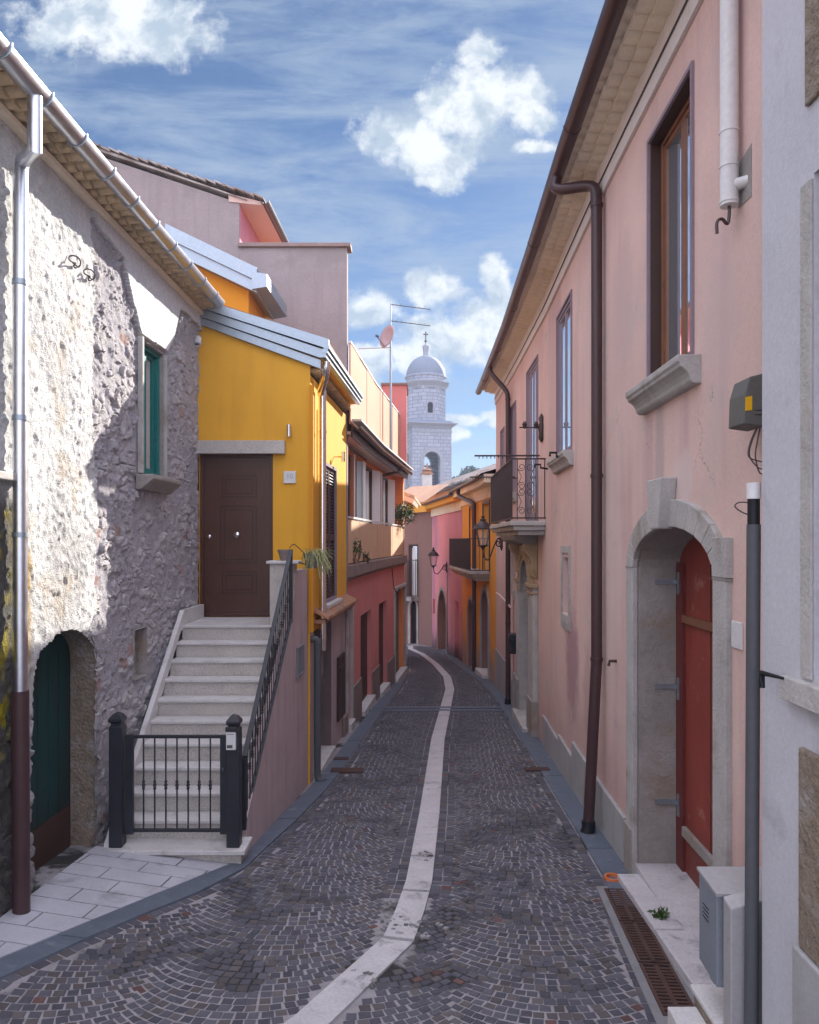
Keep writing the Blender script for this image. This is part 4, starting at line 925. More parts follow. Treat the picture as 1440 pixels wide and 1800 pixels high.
for (a, b, wd) in ((612, 623, 1), (628, 651, 2), (662, 679, 2)):
    o = RP.op(a, b, 815, 940, depth=.1); o['z0'] = zs1+.02; o['z1'] = EYE+1.85; m = MB(); frame(m, RP, o, .07, 0, .05); wf = m.build('balcony_door', M_woodk, oh)
    m = MB(); RP.box(m, o['s0']+.07, o['s1']-.07, o['z0']+.07, o['z1']-.07, .005, .012); m.build('pane', M_glass, wf); md_ = (o['s0']+o['s1'])/2; m = MB(); RP.box(m, md_-.05, md_+.05, o['z0']+.07, o['z1']-.07, .012, .05); m.build('mullion', M_woodk, wf)
    for e0, e1 in ((o['s0'], o['s0']+.38), (o['s1']-.38, o['s1'])):
        m = MB(); q0 = RP.at(e0 if e0 == o['s0'] else o['s1'], 0, .055); n_ = RP.n(e0); tt = RP.t(e0)*(-1 if e0 == o['s0'] else 1)
        dv = (n_*.16+tt*.34); m.prism([q0+Vector((0,0,o['z0']+.05)), q0+dv+Vector((0,0,o['z0']+.05)), q0+dv+Vector((0,0,o['z1']-.03)), q0+Vector((0,0,o['z1']-.03))], tt*.03+n_*-.02); m.build('shutter', M_blind, wf)
for k, (o, mm, nm) in enumerate(zip(og, (M_grey, M_woodk, M_woodk, M_grey), ('garage_shutter', 'door', 'door', 'garage_shutter'))):
    m = MB(); panel(m, OP, o, -o['depth']-.03, -o['depth']+.0); dd_ = m.build(nm, mm, oh)
    if k in (1, 2): m = MB(); a = OP.at(o['s0']+.1, zg(0, 18)+1.0, -o['depth']); m.tube([a, a+OP.n(1)*.08], .02, 8); m.build('handle', M_chrome, dd_)
    if k in (0, 3): m = MB(); ring(m, OP, o, .10, .0, .05); m.build('door_surround', M_lime, oh)
cut = [0]+[x for o in og for x in (o['s0'], o['s1'])]+[OL]
for a, b in zip(cut[0::2], cut[1::2]):
    if b-a > .15: m = MB(); zc = OP.at((a+b)/2).y; zz_ = zg(-.8, zc); OP.box(m, a+.01, b-.01, zb0, zz_+.78, 0, .035); m.build('plinth', M_trav, oh)
for o in og: m = MB(); sm = (o['s0']+o['s1'])/2; zz_ = zg(-.7, OP.at(sm).y); OP.box(m, o['s0']-.03, o['s1']+.03, zb0, zz_+.16, -.1, .10); m.build('doorstep', M_marb, oh)
m = MB(); a, b = OP.s_(612), OP.s_(657); m.tube([RP.at(a, EYE+2.3 if 0 else EYE+1.93, .15), RP.at(b, EYE+1.93, .15)], .018, 8); tag(m.build('clothes_rail', M_woodk), 'dark clothes rail hung under the balcony soffit of the orange house', 'rail')
# terrace stair block, aerials
tb = thing('stair_block', 'small salmon coloured stair block standing on the roof terrace', 'stair block', (-.5, 23, EYE+2.6))
m = MB(); TY = 22.0; m.box((672-CX)/F*TY, (715-CX)/F*TY, TY, TY+1.6, EYE+2.2, zpx(677, TY)); m.build('wall', M_sal, tb); m = MB(); m.box((670-CX)/F*TY, (717-CX)/F*TY, TY-.06, TY+1.7, zpx(677, TY)+.002, zpx(673.5, TY)); m.build('roof_slab', M_trav, tb)
AY = 19.0; ax = (687-CX)/F*AY; Za = lambda py: zpx(py, AY)
an = thing('tv_aerial', 'thin aerial mast with two yagi booms above the roof terrace', 'aerial', (ax, AY, EYE+2.6))
m = MB(); m.tube([(ax, AY, EYE+2.3), (ax, AY, Za(640)), (ax, AY, Za(531))], .02, 8, rr=[.035, .028, .016]); m.build('mast', M_galvd, an)
for py in (535, 564):
    m = MB(); x2 = (757-CX)/F*AY; m.tube([(ax, AY, Za(py)), (x2, AY+.1, Za(py+7))], .010, 6)
    for k in range(9):
        x = ax+(x2-ax)*(k+.3)/8.6; z = Za(py)+(Za(py+7)-Za(py))*(k+.3)/8.6; h_ = .30-.02*k; m.tube([(x, AY-h_*.6, z-.01), (x, AY+h_*.6, z+.02)], .005, 5)
    m.build('boom', M_cable, an)
m = MB(); m.tube([(ax, AY, Za(611)), ((630-CX)/F*AY, AY, Za(613))], .010, 6); m.build('side_arm', M_dish, an)
ds_ = thing('satellite_dish', 'pinkish satellite dish clamped to the aerial mast', 'satellite dish', ((680-CX)/F*AY, AY-.1, Za(593)))
m = MB(); c = Vector(((680-CX)/F*AY, AY-.12, Za(593))); nn = Vector((-.75, -.62, .22)).normalized(); e1 = nn.cross(Vector((0,0,1))).normalized(); e2 = e1.cross(nn); vs_ = [c+nn*-.07]; N = 24
for r_ in (.12, .22, .30): vs_ += [c+nn*(-.07+.07*(r_/.30)**2)+(e1*math.cos(6.2832*j/N)*.92+e2*math.sin(6.2832*j/N))*r_ for j in range(N)]
m.add(vs_, [(0, 1+j, 1+(j+1)%N) for j in range(N)]+[(1+k*N+j, 1+k*N+(j+1)%N, 1+(k+1)*N+(j+1)%N, 1+(k+1)*N+j) for k in range(2) for j in range(N)]); o_ = m.build('reflector', M_dish, ds_, smooth=True); md = o_.modifiers.new('t', 'SOLIDIFY'); md.thickness = .012
m = MB(); q_ = c+nn*.32-e2*.12; m.tube([c-e2*.28, q_], .010, 6); m.tube([q_, q_-nn*.08], .03, 8); m.build('feed_arm', M_cable, ds_)
# plants on the balcony
def bush(name, lab, c, rad, n_, ln, seed, flowers=0):
    b_ = thing(name, lab, 'plant', (c[0], c[1], c[2]-rad[2])); m = MB(); leaves(m, c, rad, n_, ln, ln*.16, .3, seed); m.build('foliage', M_leaf, b_)
    m = MB(); rr = random.Random(seed)
    for k in range(7): m.tube(bez([(c[0]+rr.uniform(-.03,.03), c[1], c[2]-rad[2]*1.3), (c[0]+rr.uniform(-.1,.1), c[1]+rr.uniform(-.1,.1), c[2]-rad[2]*.2), (c[0]+rr.uniform(-1,1)*rad[0], c[1]+rr.uniform(-1,1)*rad[1], c[2]+rr.uniform(.2,.9)*rad[2])], 6), .007, 5)
    m.build('stem', M_woodk, b_)
    if flowers: m = MB(); leaves(m, c, rad, flowers, ln*.5, ln*.22, .5, seed+1); m.build('flower', M_flower, b_)
q_ = P(709, 905, 22.9); bush('oleander', 'leafy oleander with white flowers spilling over the balcony corner', q_, (.36, .35, .34), 520, .14, 4, 70)
for px, py, lab, sd in ((622, 968, 'thin straggly potted plant on the balcony ledge, nearer the yellow house', 5), (638, 982, 'rounder leafy potted plant on the balcony ledge, past the straggly one', 6)):
    s, Y = OP.hit(px); c = OP.at(s, zpx(py, Y), .05); bush('ledge_plant', lab, c, (.10, .15, .26 if sd == 5 else .15), 70, .09, sd)
    m = MB(); m.lathe([(.045,-.0),(.06,.10),(.05,.10),(.01,.09)], (c.x, c.y, zs1), 10); tag(m.build('small_pot', M_terra), 'small clay pot on the balcony ledge under the %s plant' % ('straggly' if sd == 5 else 'rounder leafy'), 'flower pot')
m = MB(); s, Y = OP.hit(687); a = OP.at(s, zpx(1000, Y), .04); m.tube(bez([a, a+Vector((.02,-.02,-.25)), a+Vector((.06,.0,-.55)), a+Vector((.16,.05,-.68)), a+Vector((.2,.1,-.55))], 16), .016, 6); tag(m.build('wall_hook', M_iron), 'long dark iron hook hanging on the salmon wall under the balcony', 'hook')
# ------------------------------------------------------------------ long pink house (right)
KPTS = [(1.99,3.0),(2.02,3.9),(2.06,5.2),(2.10,7.0),(2.15,8.8),(2.30,12.4),(2.38,16.5),(2.41,20.6)]
KP = Path(KPTS, -1); KL = KP.c[-1]
def offpath(p, d): return Path([tuple(p.at(c+(1e-4 if i < len(p.c)-1 else -1e-4), 0, d).xy) for i, c in enumerate(p.c)], p.side)
K1 = offpath(KP, .09)
ph = thing('pink_house', 'long two storey pale pink house with a tiled eave, stone portal and red plank door', 'house', (2.2, 8, zg(2, 8)))
ZC = EYE+3.94
dro = dict(s0=KP.s_(1264), s1=KP.s_(1120), z0=EYE-3.25, z1=EYE-.25, rise=.36, depth=.38, rv=False)
w1 = KP.op(1143, 1218, 259, 680, 112, 634, depth=.12); w2 = KP.op(980.5, 1005.5, 561, 806, 515, 795, depth=.03)
w3 = KP.op(927, 946, 659, 905, 625, 905, depth=.03); w3['z0'] = EYE+.34; w4 = KP.op(898.8, 907.5, 722, 868, 702, 868, depth=.03); w5 = KP.op(881, 887, 765, 860, 746, 860, depth=.03)
n1 = KP.op(990, 1001, 980, 1078, 979, 1082, depth=.18); n2 = KP.op(901, 905.2, 975, 1037, depth=.12)
po = dict(s0=KP.s_(937), s1=KP.s_(920.5), z0=-1.6, z1=EYE-1.05, rise=.66, depth=.45, rv=False)
m = MB(); facade(m, KP, 0, KL, -2.0, ZC+.25, [dro, w1, w2, w3, w4, w5, n1, n2, po]); m.build('wall', M_pink, ph)
m = MB(); block(m, KP, 0, KL, -2.0, ZC+.24, 7.0); m.build('rear_wall', M_pink, ph)
m = MB(); m.box(3.45, 9.3, 20.7, 27.6, -2.6, EYE+5.0); m.build('added_shade_block', M_pink, ph)  # unseen block added to cast shadow across the balcony house
# plinth with stepped top
for (a, b, D_) in ((1103, 1046, 2.68), (1046, 1010, 2.67), (1010, 985, 2.88), (985, 957, 2.98)):
    m = MB(); KP.box(m, KP.s_(a)+.004, KP.s_(b), -1.9, EYE-D_, 0, .035+.004*(a % 3)); m.build('plinth', M_plinth, ph, bevel=.006)
m = MB(); KP.box(m, KP.s_(914), KL, -1.9, EYE-3.0, 0, .03); m.build('plinth', M_plinth, ph)
# cornice, eave tiles, gutter, roof
m = MB(); KP.box(m, 0, KL+.02, ZC-.16, ZC+.20, 0, .035); m.build('cornice', M_white, ph, bevel=.004)
m = MB(); eave_tiles(m, KP, 0, KL+.3, ZC+.175, 3, .125, .05, .19, .097, .42, .006, .93, .04); m.build('eave_tiles', M_cream, ph, smooth=True)
m = MB(); KP.box(m, 0, KL+.3, ZC+.30, ZC+.33, 0, .40); m.build('eave_board', M_cream, ph)
m = MB(); rp = [KP.at(c, ZC+.36, .42) for c in KP.c]; m.add([tuple(p) for p in rp]+[(p.x+4.2, p.y, p.z+1.3) for p in rp]+[(p.x, p.y, p.z+.06) for p in rp]+[(p.x+4.2, p.y, p.z+1.36) for p in rp],
    [(i, i+1, len(rp)+i+1, len(rp)+i) for i in range(len(rp)-1)]+[(2*len(rp)+i, 2*len(rp)+i+1, 3*len(rp)+i+1, 3*len(rp)+i) for i in range(len(rp)-1)]); m.build('roof', M_terra, ph)
zG = ZC+.27
m = MB(); gutter(m, [KP.at(c, zG, .46) for c in (0.01, *[(a+b)/2 for a, b in zip(KP.c, KP.c[1:])], KL+.35)], .088); gt = m.build('gutter', M_brownp, ph, smooth=True)
for k in range(6):
    m = MB(); cc = KP.at(1.6+2.9*k, zG, .46); m.tube([cc+Vector((math.cos(a)*.090, 0, math.sin(a)*.090)) for a in [math.pi*1.0+math.pi*i/8 for i in range(9)]], .006, 6); m.build('gutter_bracket', M_brownp, gt)
def rain(px, py_top, pxe, foot, lean, r):
    s = K1.s_(px); q = K1.at(s); z0 = zg(q.x, q.y); g_ = KP.at(s+.35, zG-.06, .46); m = MB(); zt_ = zpx(py_top, q.y); zb_ = z0+1.9
    m.tube(bez([g_, g_+Vector((.0, -.02, -.16)), Vector((q.x-.05, q.y+.03, zt_+.06)), Vector((q.x, q.y, zt_-.12))], 16)+[(q.x, q.y, zb_)]+([(q.x-lean, q.y, z0+1.75)] if lean < .05 else [])+[(q.x-lean, q.y, z0+.10)], r, 14)
    dp = m.build('downpipe', M_brownp, ph, smooth=True)
    for z in (zt_-.16, z0+3.9, z0+1.9):
        m = MB(); m.tube([(q.x, q.y, z-.02), (q.x, q.y, z+.02)], r+.009, 14); m.build('pipe_collar', M_brownp, dp, smooth=True)
    m = MB(); m.tube([(q.x-lean, q.y, z0+.14), (q.x-lean, q.y-.01, z0+.05), (q.x-lean-.03, q.y-.02, z0+.0)], r+.016, 12); m.build('pipe_shoe', M_black, dp, smooth=True)
rain(1049, 335, 990, 1455, .09, .060); rain(893, 690, 868, 1260, .0, .058)
# red plank door in its stone portal
m = MB(); reveal(m, KP, dro, .0, .40); m.build('portal_jamb', M_limedk, ph)
m = MB(); ring(m, KP, dro, .215, -.02, .045); m.build('portal_surround', M_lime, ph, bevel=.008)
for s in (dro['s0']-.225, dro['s1']+.01):
    m = MB(); KP.box(m, s, s+.23, -1.9, EYE-2.66, -.02, .062); m.build('portal_base', M_limedk, ph, bevel=.01)
    m = MB(); KP.box(m, s-.005, s+.225, EYE-.255, EYE-.245, -.02, .049); m.build('impost_joint', M_limedk, ph)
m = MB(); KP.box(m, dro['s0']-.235, dro['s0']-.0, EYE-.24, EYE+.02, -.02, .05); m.build('portal_shoulder', M_lime, ph, bevel=.006)
cs = (dro['s0']+dro['s1'])/2+.05; nK = KP.n(cs); zk0 = EYE+.09
m = MB(); m.prism([KP.at(cs-.10, zk0, 0), KP.at(cs+.10, zk0, 0), KP.at(cs+.19, zk0+.40, 0), KP.at(cs-.19, zk0+.40, 0)], nK*.13); ks = m.build('keystone', M_lime, ph, bevel=.012)
m = MB(); panel(m, KP, dro, -.44, -.385); dr = m.build('door', M_red, ph)
dsx = lambda px: KP.s_(px)
m = MB(); KP.box(m, dro['s1']-.17, dro['s1'], dro['z0'], dro['z1']+.05, -.384, -.355); m.build('door_post', M_reddk, dr)
for f in (.22, .44, .66):
    s = dro['s0']+(dro['s1']-.17-dro['s0'])*f; m = MB(); KP.box(m, s-.009, s+.009, dro['z0']+.2, dro['z1']+.2, -.386, -.3830); m.build('plank_joint', M_dark, dr)
for D_, f_ in ((2.02, .30), (2.33, .2)):
    m = MB(); s_ = dro['s0']+(dro['s1']-dro['s0'])*f_; a_ = KP.at(s_, EYE-D_, -.384); m.tube([a_, a_+nK*.03, a_+nK*.035+Vector((0,-.07,.03))], .011, 8); m.build('latch', M_rust, dr)
for D_, hh, mm in ((.70, .07, M_wood), (2.60, .085, M_limedk)):
    m = MB(); KP.box(m, dro['s0'], dro['s1']-.18, EYE-D_-hh/2, EYE-D_+hh/2, -.384, -.345); m.build('cross_batten', mm, dr, bevel=.004)
for D_ in (.38, 1.34, 2.40):
    m = MB(); z = EYE-D_; KP.box(m, dro['s1']-.02, dro['s1']+.001-.002, z-.02, z+.02, -.34, -.16); KP.box(m, dro['s1']-.09, dro['s1']-.05, z-.11, z+.09, -.36, -.345); KP.box(m, dro['s1']-.09, dro['s1']-.01, z-.015, z+.015, -.352, -.34); m.build('hinge', M_galvd, dr)
# windows
def casement(o, wood, surround, lights=2, sillw=.11, sproj=.16, shut=None):
    m = MB(); ring(m, KP, o, .035, -.01, .022); m2 = MB(); wf = None
    m2 = MB(); frame(m2, KP, o, .05, -o['depth']-.03, -o['depth']+.03); wf = m2.build('window', wood, ph, bevel=.004)
    m.build('window_surround', surround, wf)
    m = MB(); frame(m, KP, o, .012, -o['depth'], -.004); m.build('window_lining', M_woodk if o is w1 else surround, wf)
    L = o['s1']-o['s0']; a0 = o['s0']+.05; w_ = (L-.1)/lights
    for k in range(lights):
        q = dict(o, s0=a0+w_*k+.003, s1=a0+w_*(k+1)-.003, z0=o['z0']+.055, z1=o['z1']-.055); m = MB(); frame(m, KP, q, .042, -o['depth']-.02, -o['depth']+.014); sa = m.build('sash', wood, wf, bevel=.003)
    m = MB(); KP.box(m, o['s0']+.06, o['s1']-.06, o['z0']+.06, o['z1']-.06, -o['depth']-.005, -o['depth']+.002); m.build('pane', M_glass, wf)
    if sillw:
        m = MB(); A = o['s0']-sillw; B = o['s1']+sillw; z = o['z0']-.004; t_ = KP.t((A+B)/2)*(B-A)
        m.prism([KP.at(A, z, -.02), KP.at(A, z, sproj), KP.at(A, z-.05, sproj), KP.at(A, z-.065, sproj*.9), KP.at(A, z-.085, sproj*.9), KP.at(A, z-.10, sproj*.74), KP.at(A, z-.125, sproj*.58), KP.at(A, z-.155, sproj*.48), KP.at(A, z-.185, sproj*.44), KP.at(A, z-.205, sproj*.3), KP.at(A, z-.205, -.02)], t_); m.build('sill', M_lime, wf, bevel=.012)
    return wf
casement(w1, M_wood, M_mauve, 2, .17, .17); casement(w2, M_mauve, M_mauve, 2, .12, .15); casement(w3, M_mauve, M_mauve, 4, 0); casement(w4, M_mauve, M_mauve, 3, .1, .12); casement(w5, M_mauve, M_mauve, 2, 0)
for i, (px, py) in enumerate(((1000, 802), (969, 822))):
    s, Y = KP.hit(px); c = KP.at(s, zpx(py, Y), .17); m = MB(); m.tube([c+Vector((.12,0,-.02)), c, c+Vector((-.0,0,.05)), c+Vector((-.09,0,.05)), c+Vector((-.09,0,.0))], .018, 6)
    tag(m.build('pot_bracket', M_black), 'black flower pot bracket clipped on the stone sill beside the brown rain pipe, %s end' % ('nearer', 'farther')[i], 'bracket', 'pot brackets on the sill')
for o, wd, nm in ((n1, .10, 'vent_niche'), (n2, .08, 'vent_niche')):
    m = MB(); frame(m, KP, dict(o, s0=o['s0']-wd, s1=o['s1']+wd, z0=o['z0']-.2, z1=o['z1']+.16), wd, -.01, .02); KP.box(m, o['s0'], o['s1'], o['z0']-.12, o['z0']-.002, -.01, .03); m.build('niche_frame', M_lime, ph)
    m = MB(); panel(m, KP, o, -o['depth']-.02, -o['depth']); m.build('niche_slab', M_limedk, ph)
# carved portal under the balcony
pr = thing('carved_portal', 'weathered carved stone portal with golden scrolls under the iron balcony', 'portal', KP.at(po['s0'], -1.2))
m = MB(); reveal(m, KP, po, .09, .55); m.build('jamb', M_lime, pr); m = MB(); ring(m, KP, dict(po, z0=EYE-1.05), .24, 0, .09); m.build('arch_moulding', M_tan, pr, bevel=.02)
m = MB(); ring(m, KP, dict(po, z0=EYE-1.05, s0=po['s0']-.1, s1=po['s1']+.1, rise=po['rise']+.1), .07, .06, .12); m.build('arch_roll', M_tan, pr, bevel=.02)
for a, b in ((po['s0']-.72, po['s0']-.02), (po['s1']+.02, po['s1']+.45)):
    m = MB(); KP.box(m, a+.1, b, -1.9, EYE-.85, 0, .10); m.build('pilaster', M_lime, pr, bevel=.015)
    m = MB(); KP.box(m, a+.04, b+.0, EYE-.86, EYE-.78, 0, .16); KP.box(m, a+.08, b, EYE-.98, EYE-.94, 0, .13); m.build('capital', M_tan, pr, bevel=.02)
    m = MB(); KP.box(m, a+.06, b, -1.9, EYE-2.9, 0, .13); m.build('pilaster_base', M_limedk, pr, bevel=.015)
m = MB(); KP.box(m, po['s0']-.42, po['s1']+.40, EYE-.38, EYE-.06, 0, .08); m.build('frieze', M_tan, pr, bevel=.02)
for k, s in enumerate((po['s0']-.62, po['s1']+.18)):
    m = MB(); q_ = [(.0, -.06), (.26, -.06), (.27, -.14), (.22, -.24), (.15, -.30), (.12, -.42), (.14, -.52), (.13, -.62), (.09, -.68), (.0, -.70)]; m.prism([KP.at(s, EYE+z, d) for d, z in q_], KP.t(s)*.26); m.build('scroll', M_tan, pr, bevel=.03)
m = MB(); panel(m, KP, po, -.50, -.45); dd_ = m.build('door', M_taupe, pr); m = MB(); KP.box(m, po['s0'], po['s1'], EYE-2.05, EYE-1.93, -.449, -.40)
sm = (po['s0']+po['s1'])/2; KP.box(m, sm-.05, sm+.05, -1.4, EYE-2.06, -.449, -.42); KP.box(m, sm-.05, sm+.05, EYE-1.92, EYE-1.0, -.449, -.42); m.build('door_rail', M_woodk, dd_)
m = MB(); KP.box(m, po['s0']-.2, po['s1']+.2, -1.9, zg(2, 14.5)+.14, -.4, .22); m.build('doorstep', M_lime, pr, bevel=.01)
# balcony
sB0, sB1 = KP.s_(960), KP.s_(960)+3.95; bal = None
m = MB(); KP.box(m, sB0, sB1, EYE+.25, EYE+.33, 0, .60); KP.box(m, sB0+.05, sB1-.05, EYE+.17, EYE+.25, 0, .54); KP.box(m, sB0+.12, sB1-.1, EYE+.09, EYE+.17, 0, .46); bal = m.build('balcony', M_lime, ph, bevel=.015)
m = MB(); a = sB0+.9; m.prism([KP.at(a, EYE+.09, 0), KP.at(a, EYE+.09, .46), KP.at(a, EYE+.0, .42), KP.at(a, EYE-.08, .2), KP.at(a, EYE-.1, 0)], KP.t(a)*2.2); m.build('balcony_corbel', M_limedk, bal, bevel=.01)
zr0, zr1 = EYE+.36, EYE+1.38
m = MB()
for z in (zr0+.02, zr1): KP.box(m, sB0+.02, sB1-.02, z-.012, z+.012, .555, .585); KP.box(m, sB0+.02, sB0+.045, z-.012, z+.012, .0, .555); KP.box(m, sB1-.045, sB1-.02, z-.012, z+.012, .0, .555)
m.build('balcony_rail', M_iron, bal)
nb = 36
for k in range(nb+1):
    s = sB0+.03+(sB1-sB0-.06)*k/nb; m = MB(); a = KP.at(s, 0, .57); m.box(a.x-.009, a.x+.009, a.y-.009, a.y+.009, zr0, zr1); m.build('balcony_bar', M_iron, bal)
for d in (.02, .17, .34, .48):
    a = KP.at(sB0+.03, 0, d); m = MB(); m.box(a.x-.007, a.x+.007, a.y-.007, a.y+.007, zr0, zr1); m.build('balcony_bar', M_iron, bal)
def scroll(c, e, r, turns, s0=0):
    return [c+e*(r*(1-.75*t)*math.cos(s0+turns*6.283*t))+Vector((0,0,r*(1-.75*t)*math.sin(s0+turns*6.283*t))) for t in [i/26 for i in range(27)]]
eS = KP.n(sB0)
for zc in (zr0+.30, zr1-.30):
    for d, sg in ((.26, 1), (.41, -1)):
        m = MB(); c = KP.at(sB0+.03, zc, d); m.tube(scroll(c+Vector((0,0,.16)), eS*sg, .07, 1.4, 3.3)[::-1]+[c]+scroll(c+Vector((0,0,-.16)), eS*-sg, .07, 1.4, -.1), .006, 5); m.build('scrollwork', M_iron, bal)
cr = thing('clothes_rack', 'dark metal clothes rack reaching out over the street from the right balcony railing', 'clothes rack', KP.at(sB0+.5, zr1, .6))
for s, z in ((sB0+.35, EYE+1.47), (sB1-.1, EYE+1.40)):
    m = MB(); a = KP.at(s, z, .05); b = KP.at(s, z, 1.18 if s < sB0+1 else 1.05); m.tube([a, b], .016, 6)
    for k in range(9): q_ = a.lerp(b, .45+.06*k); m.tube([q_, q_-Vector((0,0,.05))], .008, 5)
    m.build('arm', M_iron, cr)
wb = thing('wall_bracket', 'ornate dark iron wall bracket with a thin bar above the balcony door', 'bracket', KP.at(KP.s_(955), EYE+1.95))
c = KP.at(KP.s_(955), EYE+1.95, .05); m = MB(); m.tube([c+Vector((.02,0,z)) for z in (.24,.16,.08,0,-.08,-.2,-.26)], .03, 8, rr=[.008,.05,.035,.06,.045,.05,.008]); m.build('back_plate', M_iron, wb, smooth=True)
m = MB(); e_ = Vector((-.36, .0, 0)); m.tube([c, c+e_], .012, 6)
for t in (.2, .75): m.tube([c+e_*t+Vector((0,0,-.02)), c+e_*t+Vector((0,0,.06)), c+e_*t+Vector((0,0,.10))], .03, 8, rr=[.02,.045,.02])
m.build('bar', M_iron, wb, smooth=True)
m = MB(); m.tube([KP.at(c_, ZC-.01, .045) for c_ in np.linspace(.3, KL, 40)], .008, 5); tag(m.build('eave_cable', M_cable), 'thin dark cable running along the white cornice under the right eave', 'cable')
# street lanterns on brackets
def lantern(wallpt, out, head, sc, lab):
    L = thing('street_lantern', lab, 'lantern', wallpt, 'wall lanterns of the street'); H = Vector(head); m = MB()
    r2 = lambda r: r*math.sqrt(2)*sc
    for j in range(4):
        t = 6.2832*(j+.5)/4; a = Vector((math.cos(t), math.sin(t), 0)); m.tube([H+a*r2(.085)+Vector((0,0,-.02*sc)), H+a*r2(.155)+Vector((0,0,.36*sc))], .011*sc, 5)
    m.build('cage', M_iron, L)
    m = MB(); m.lathe([(r2(.082), -.02*sc), (r2(.152), .355*sc)], H, 4); m.build('glass', M_lampg, L)
    m = MB(); m.lathe([(r2(.175), .36*sc), (r2(.175), .385*sc), (r2(.15), .40*sc), (r2(.135), .46*sc), (r2(.07), .53*sc), (r2(.05), .56*sc), (r2(.055), .60*sc), (r2(.02), .62*sc), (r2(.035), .66*sc), (.004, .71*sc)], H, 12); m.build('cap', M_iron, L, smooth=True)
    m = MB(); m.lathe([(.004, -.16*sc), (.02*sc, -.13*sc), (.05*sc, -.07*sc), (r2(.095), -.03*sc), (r2(.095), -.015*sc)], H, 10); m.build('base', M_iron, L, smooth=True)
    w_ = Vector(wallpt); d = H-w_; h = Vector((d.x, d.y, 0))
    m = MB(); m.tube(bez([H+Vector((0,0,-.12*sc)), w_+h*.93+Vector((0,0,d.z-.30*sc)), w_+h*.70+Vector((0,0,d.z-.36*sc)), w_+h*.42+Vector((0,0,-.10*sc)), w_+h*.22+Vector((0,0,.08*sc)), w_+h*.05+Vector((0,0,.06*sc))], 30), .017*sc, 7); m.build('bracket_arm', M_iron, L, smooth=True)
    hn = h.normalized(); m = MB(); m.tube(scroll(w_+h*.20-Vector((0,0,.04*sc)), hn, .11*sc, 1.5, 1.2), .016*sc, 6); m.build('scroll', M_iron, L, smooth=True)
    m = MB(); m.tube([w_+hn*.02*sc+Vector((0,0,z*sc)) for z in (-.22,-.14,-.05,.05,.14,.2)], .03, 8, rr=[.012*sc,.04*sc,.028*sc,.045*sc,.03*sc,.012*sc]); m.build('wall_plate', M_iron, L, smooth=True)
s, Y = KP.hit(893); lantern(KP.at(s, zpx(952, Y-.4), .14), None, P(849, 957, Y-.35), 1.0, 'black street lantern on a scrolled bracket beside the brown rain pipe, nearer one')
# mailbox, small pipes
mx = thing('mailbox', 'black mailbox fixed to the pink wall beside the carved portal', 'mailbox', KP.at(KP.s_(910), EYE-1.9)); s = KP.s_(911); zt_, zb_ = KP.z_(909, 1112), KP.z_(909, 1146)
m = MB(); KP.box(m, s-.12, s+.16, zb_, zt_-.12, .01, .17); m.build('body', M_black, mx, bevel=.01); m = MB(); KP.box(m, s-.14, s+.18, zt_-.12, zt_, .0, .20); m.build('lid', M_anth, mx, bevel=.02)
m = MB(); a = KP.at(KP.s_(902), EYE-1.0, .04); m.tube([KP.at(KP.s_(903), EYE+.0-1.25, .03), KP.at(KP.s_(903), EYE-3.2, .03)], .03, 8); m.tube([KP.at(KP.s_(884), EYE-1.35, .16), KP.at(KP.s_(890), EYE-1.35, .16), KP.at(KP.s_(903), EYE-1.55, .05)], .025, 8); m.build('conduit', M_pink, ph)
wp = KP.s_(1281); K2 = offpath(KP, .075); q_ = K2.at(K2.s_(1282)); zz = lambda py: zpx(py, q_.y)
m = MB(); m.tube([(q_.x, q_.y, zz(-160)), (q_.x, q_.y, zz(362))], .054, 16); wpi = m.build('soil_pipe', M_whitep, ph, smooth=True)
for py in (232, 293, 355):
    m = MB(); m.tube([(q_.x, q_.y, zz(py)-.006), (q_.x, q_.y, zz(py)+.006)], .0585, 16); m.build('pipe_collar', M_whitep, wpi, smooth=True)
m = MB(); m.tube([(q_.x, q_.y, zz(328)), (q_.x+.09, q_.y+.0-.08, zz(328))], .036, 14); m.build('pipe_branch', M_whitep, wpi, smooth=True)
m = MB(); b0_ = Vector((q_.x, q_.y, zz(362))); m.tube(bez([b0_, b0_+Vector((0,0,-.05)), b0_+Vector((-.01,0,-.11)), b0_+Vector((-.045,0,-.08)), b0_+Vector((-.075,0,-.10)), b0_+Vector((-.075,0,-.17))], 24), .010, 6); m.build('drain_hook', M_brownp, wpi, smooth=True)
m = MB(); hp = [(1297, 292), (1322, 252), (1322, 345), (1299, 366)]; nq = KP.n(1.2); m.prism([KP.at(*KP_) for KP_ in [(KP.s_(a), KP.z_(a, b)) for a, b in hp]], nq*.004); m.build('broken_plaster', M_limedk, ph)
m = MB(); KP.box(m, KP.s_(1307), KP.s_(1288.5), KP.z_(1298, 1140), KP.z_(1298, 1093), 0, .012); m.build('cover_plate', M_wsign, ph, bevel=.004)
m = MB(); c = KP.at(KP.s_(1084), KP.z_(1084, 1162), 0); m.tube([c, c+nK*.07, c+nK*.08+Vector((0,0,-.05))], .016, 8); m.build('pipe_stub', M_rust, ph)
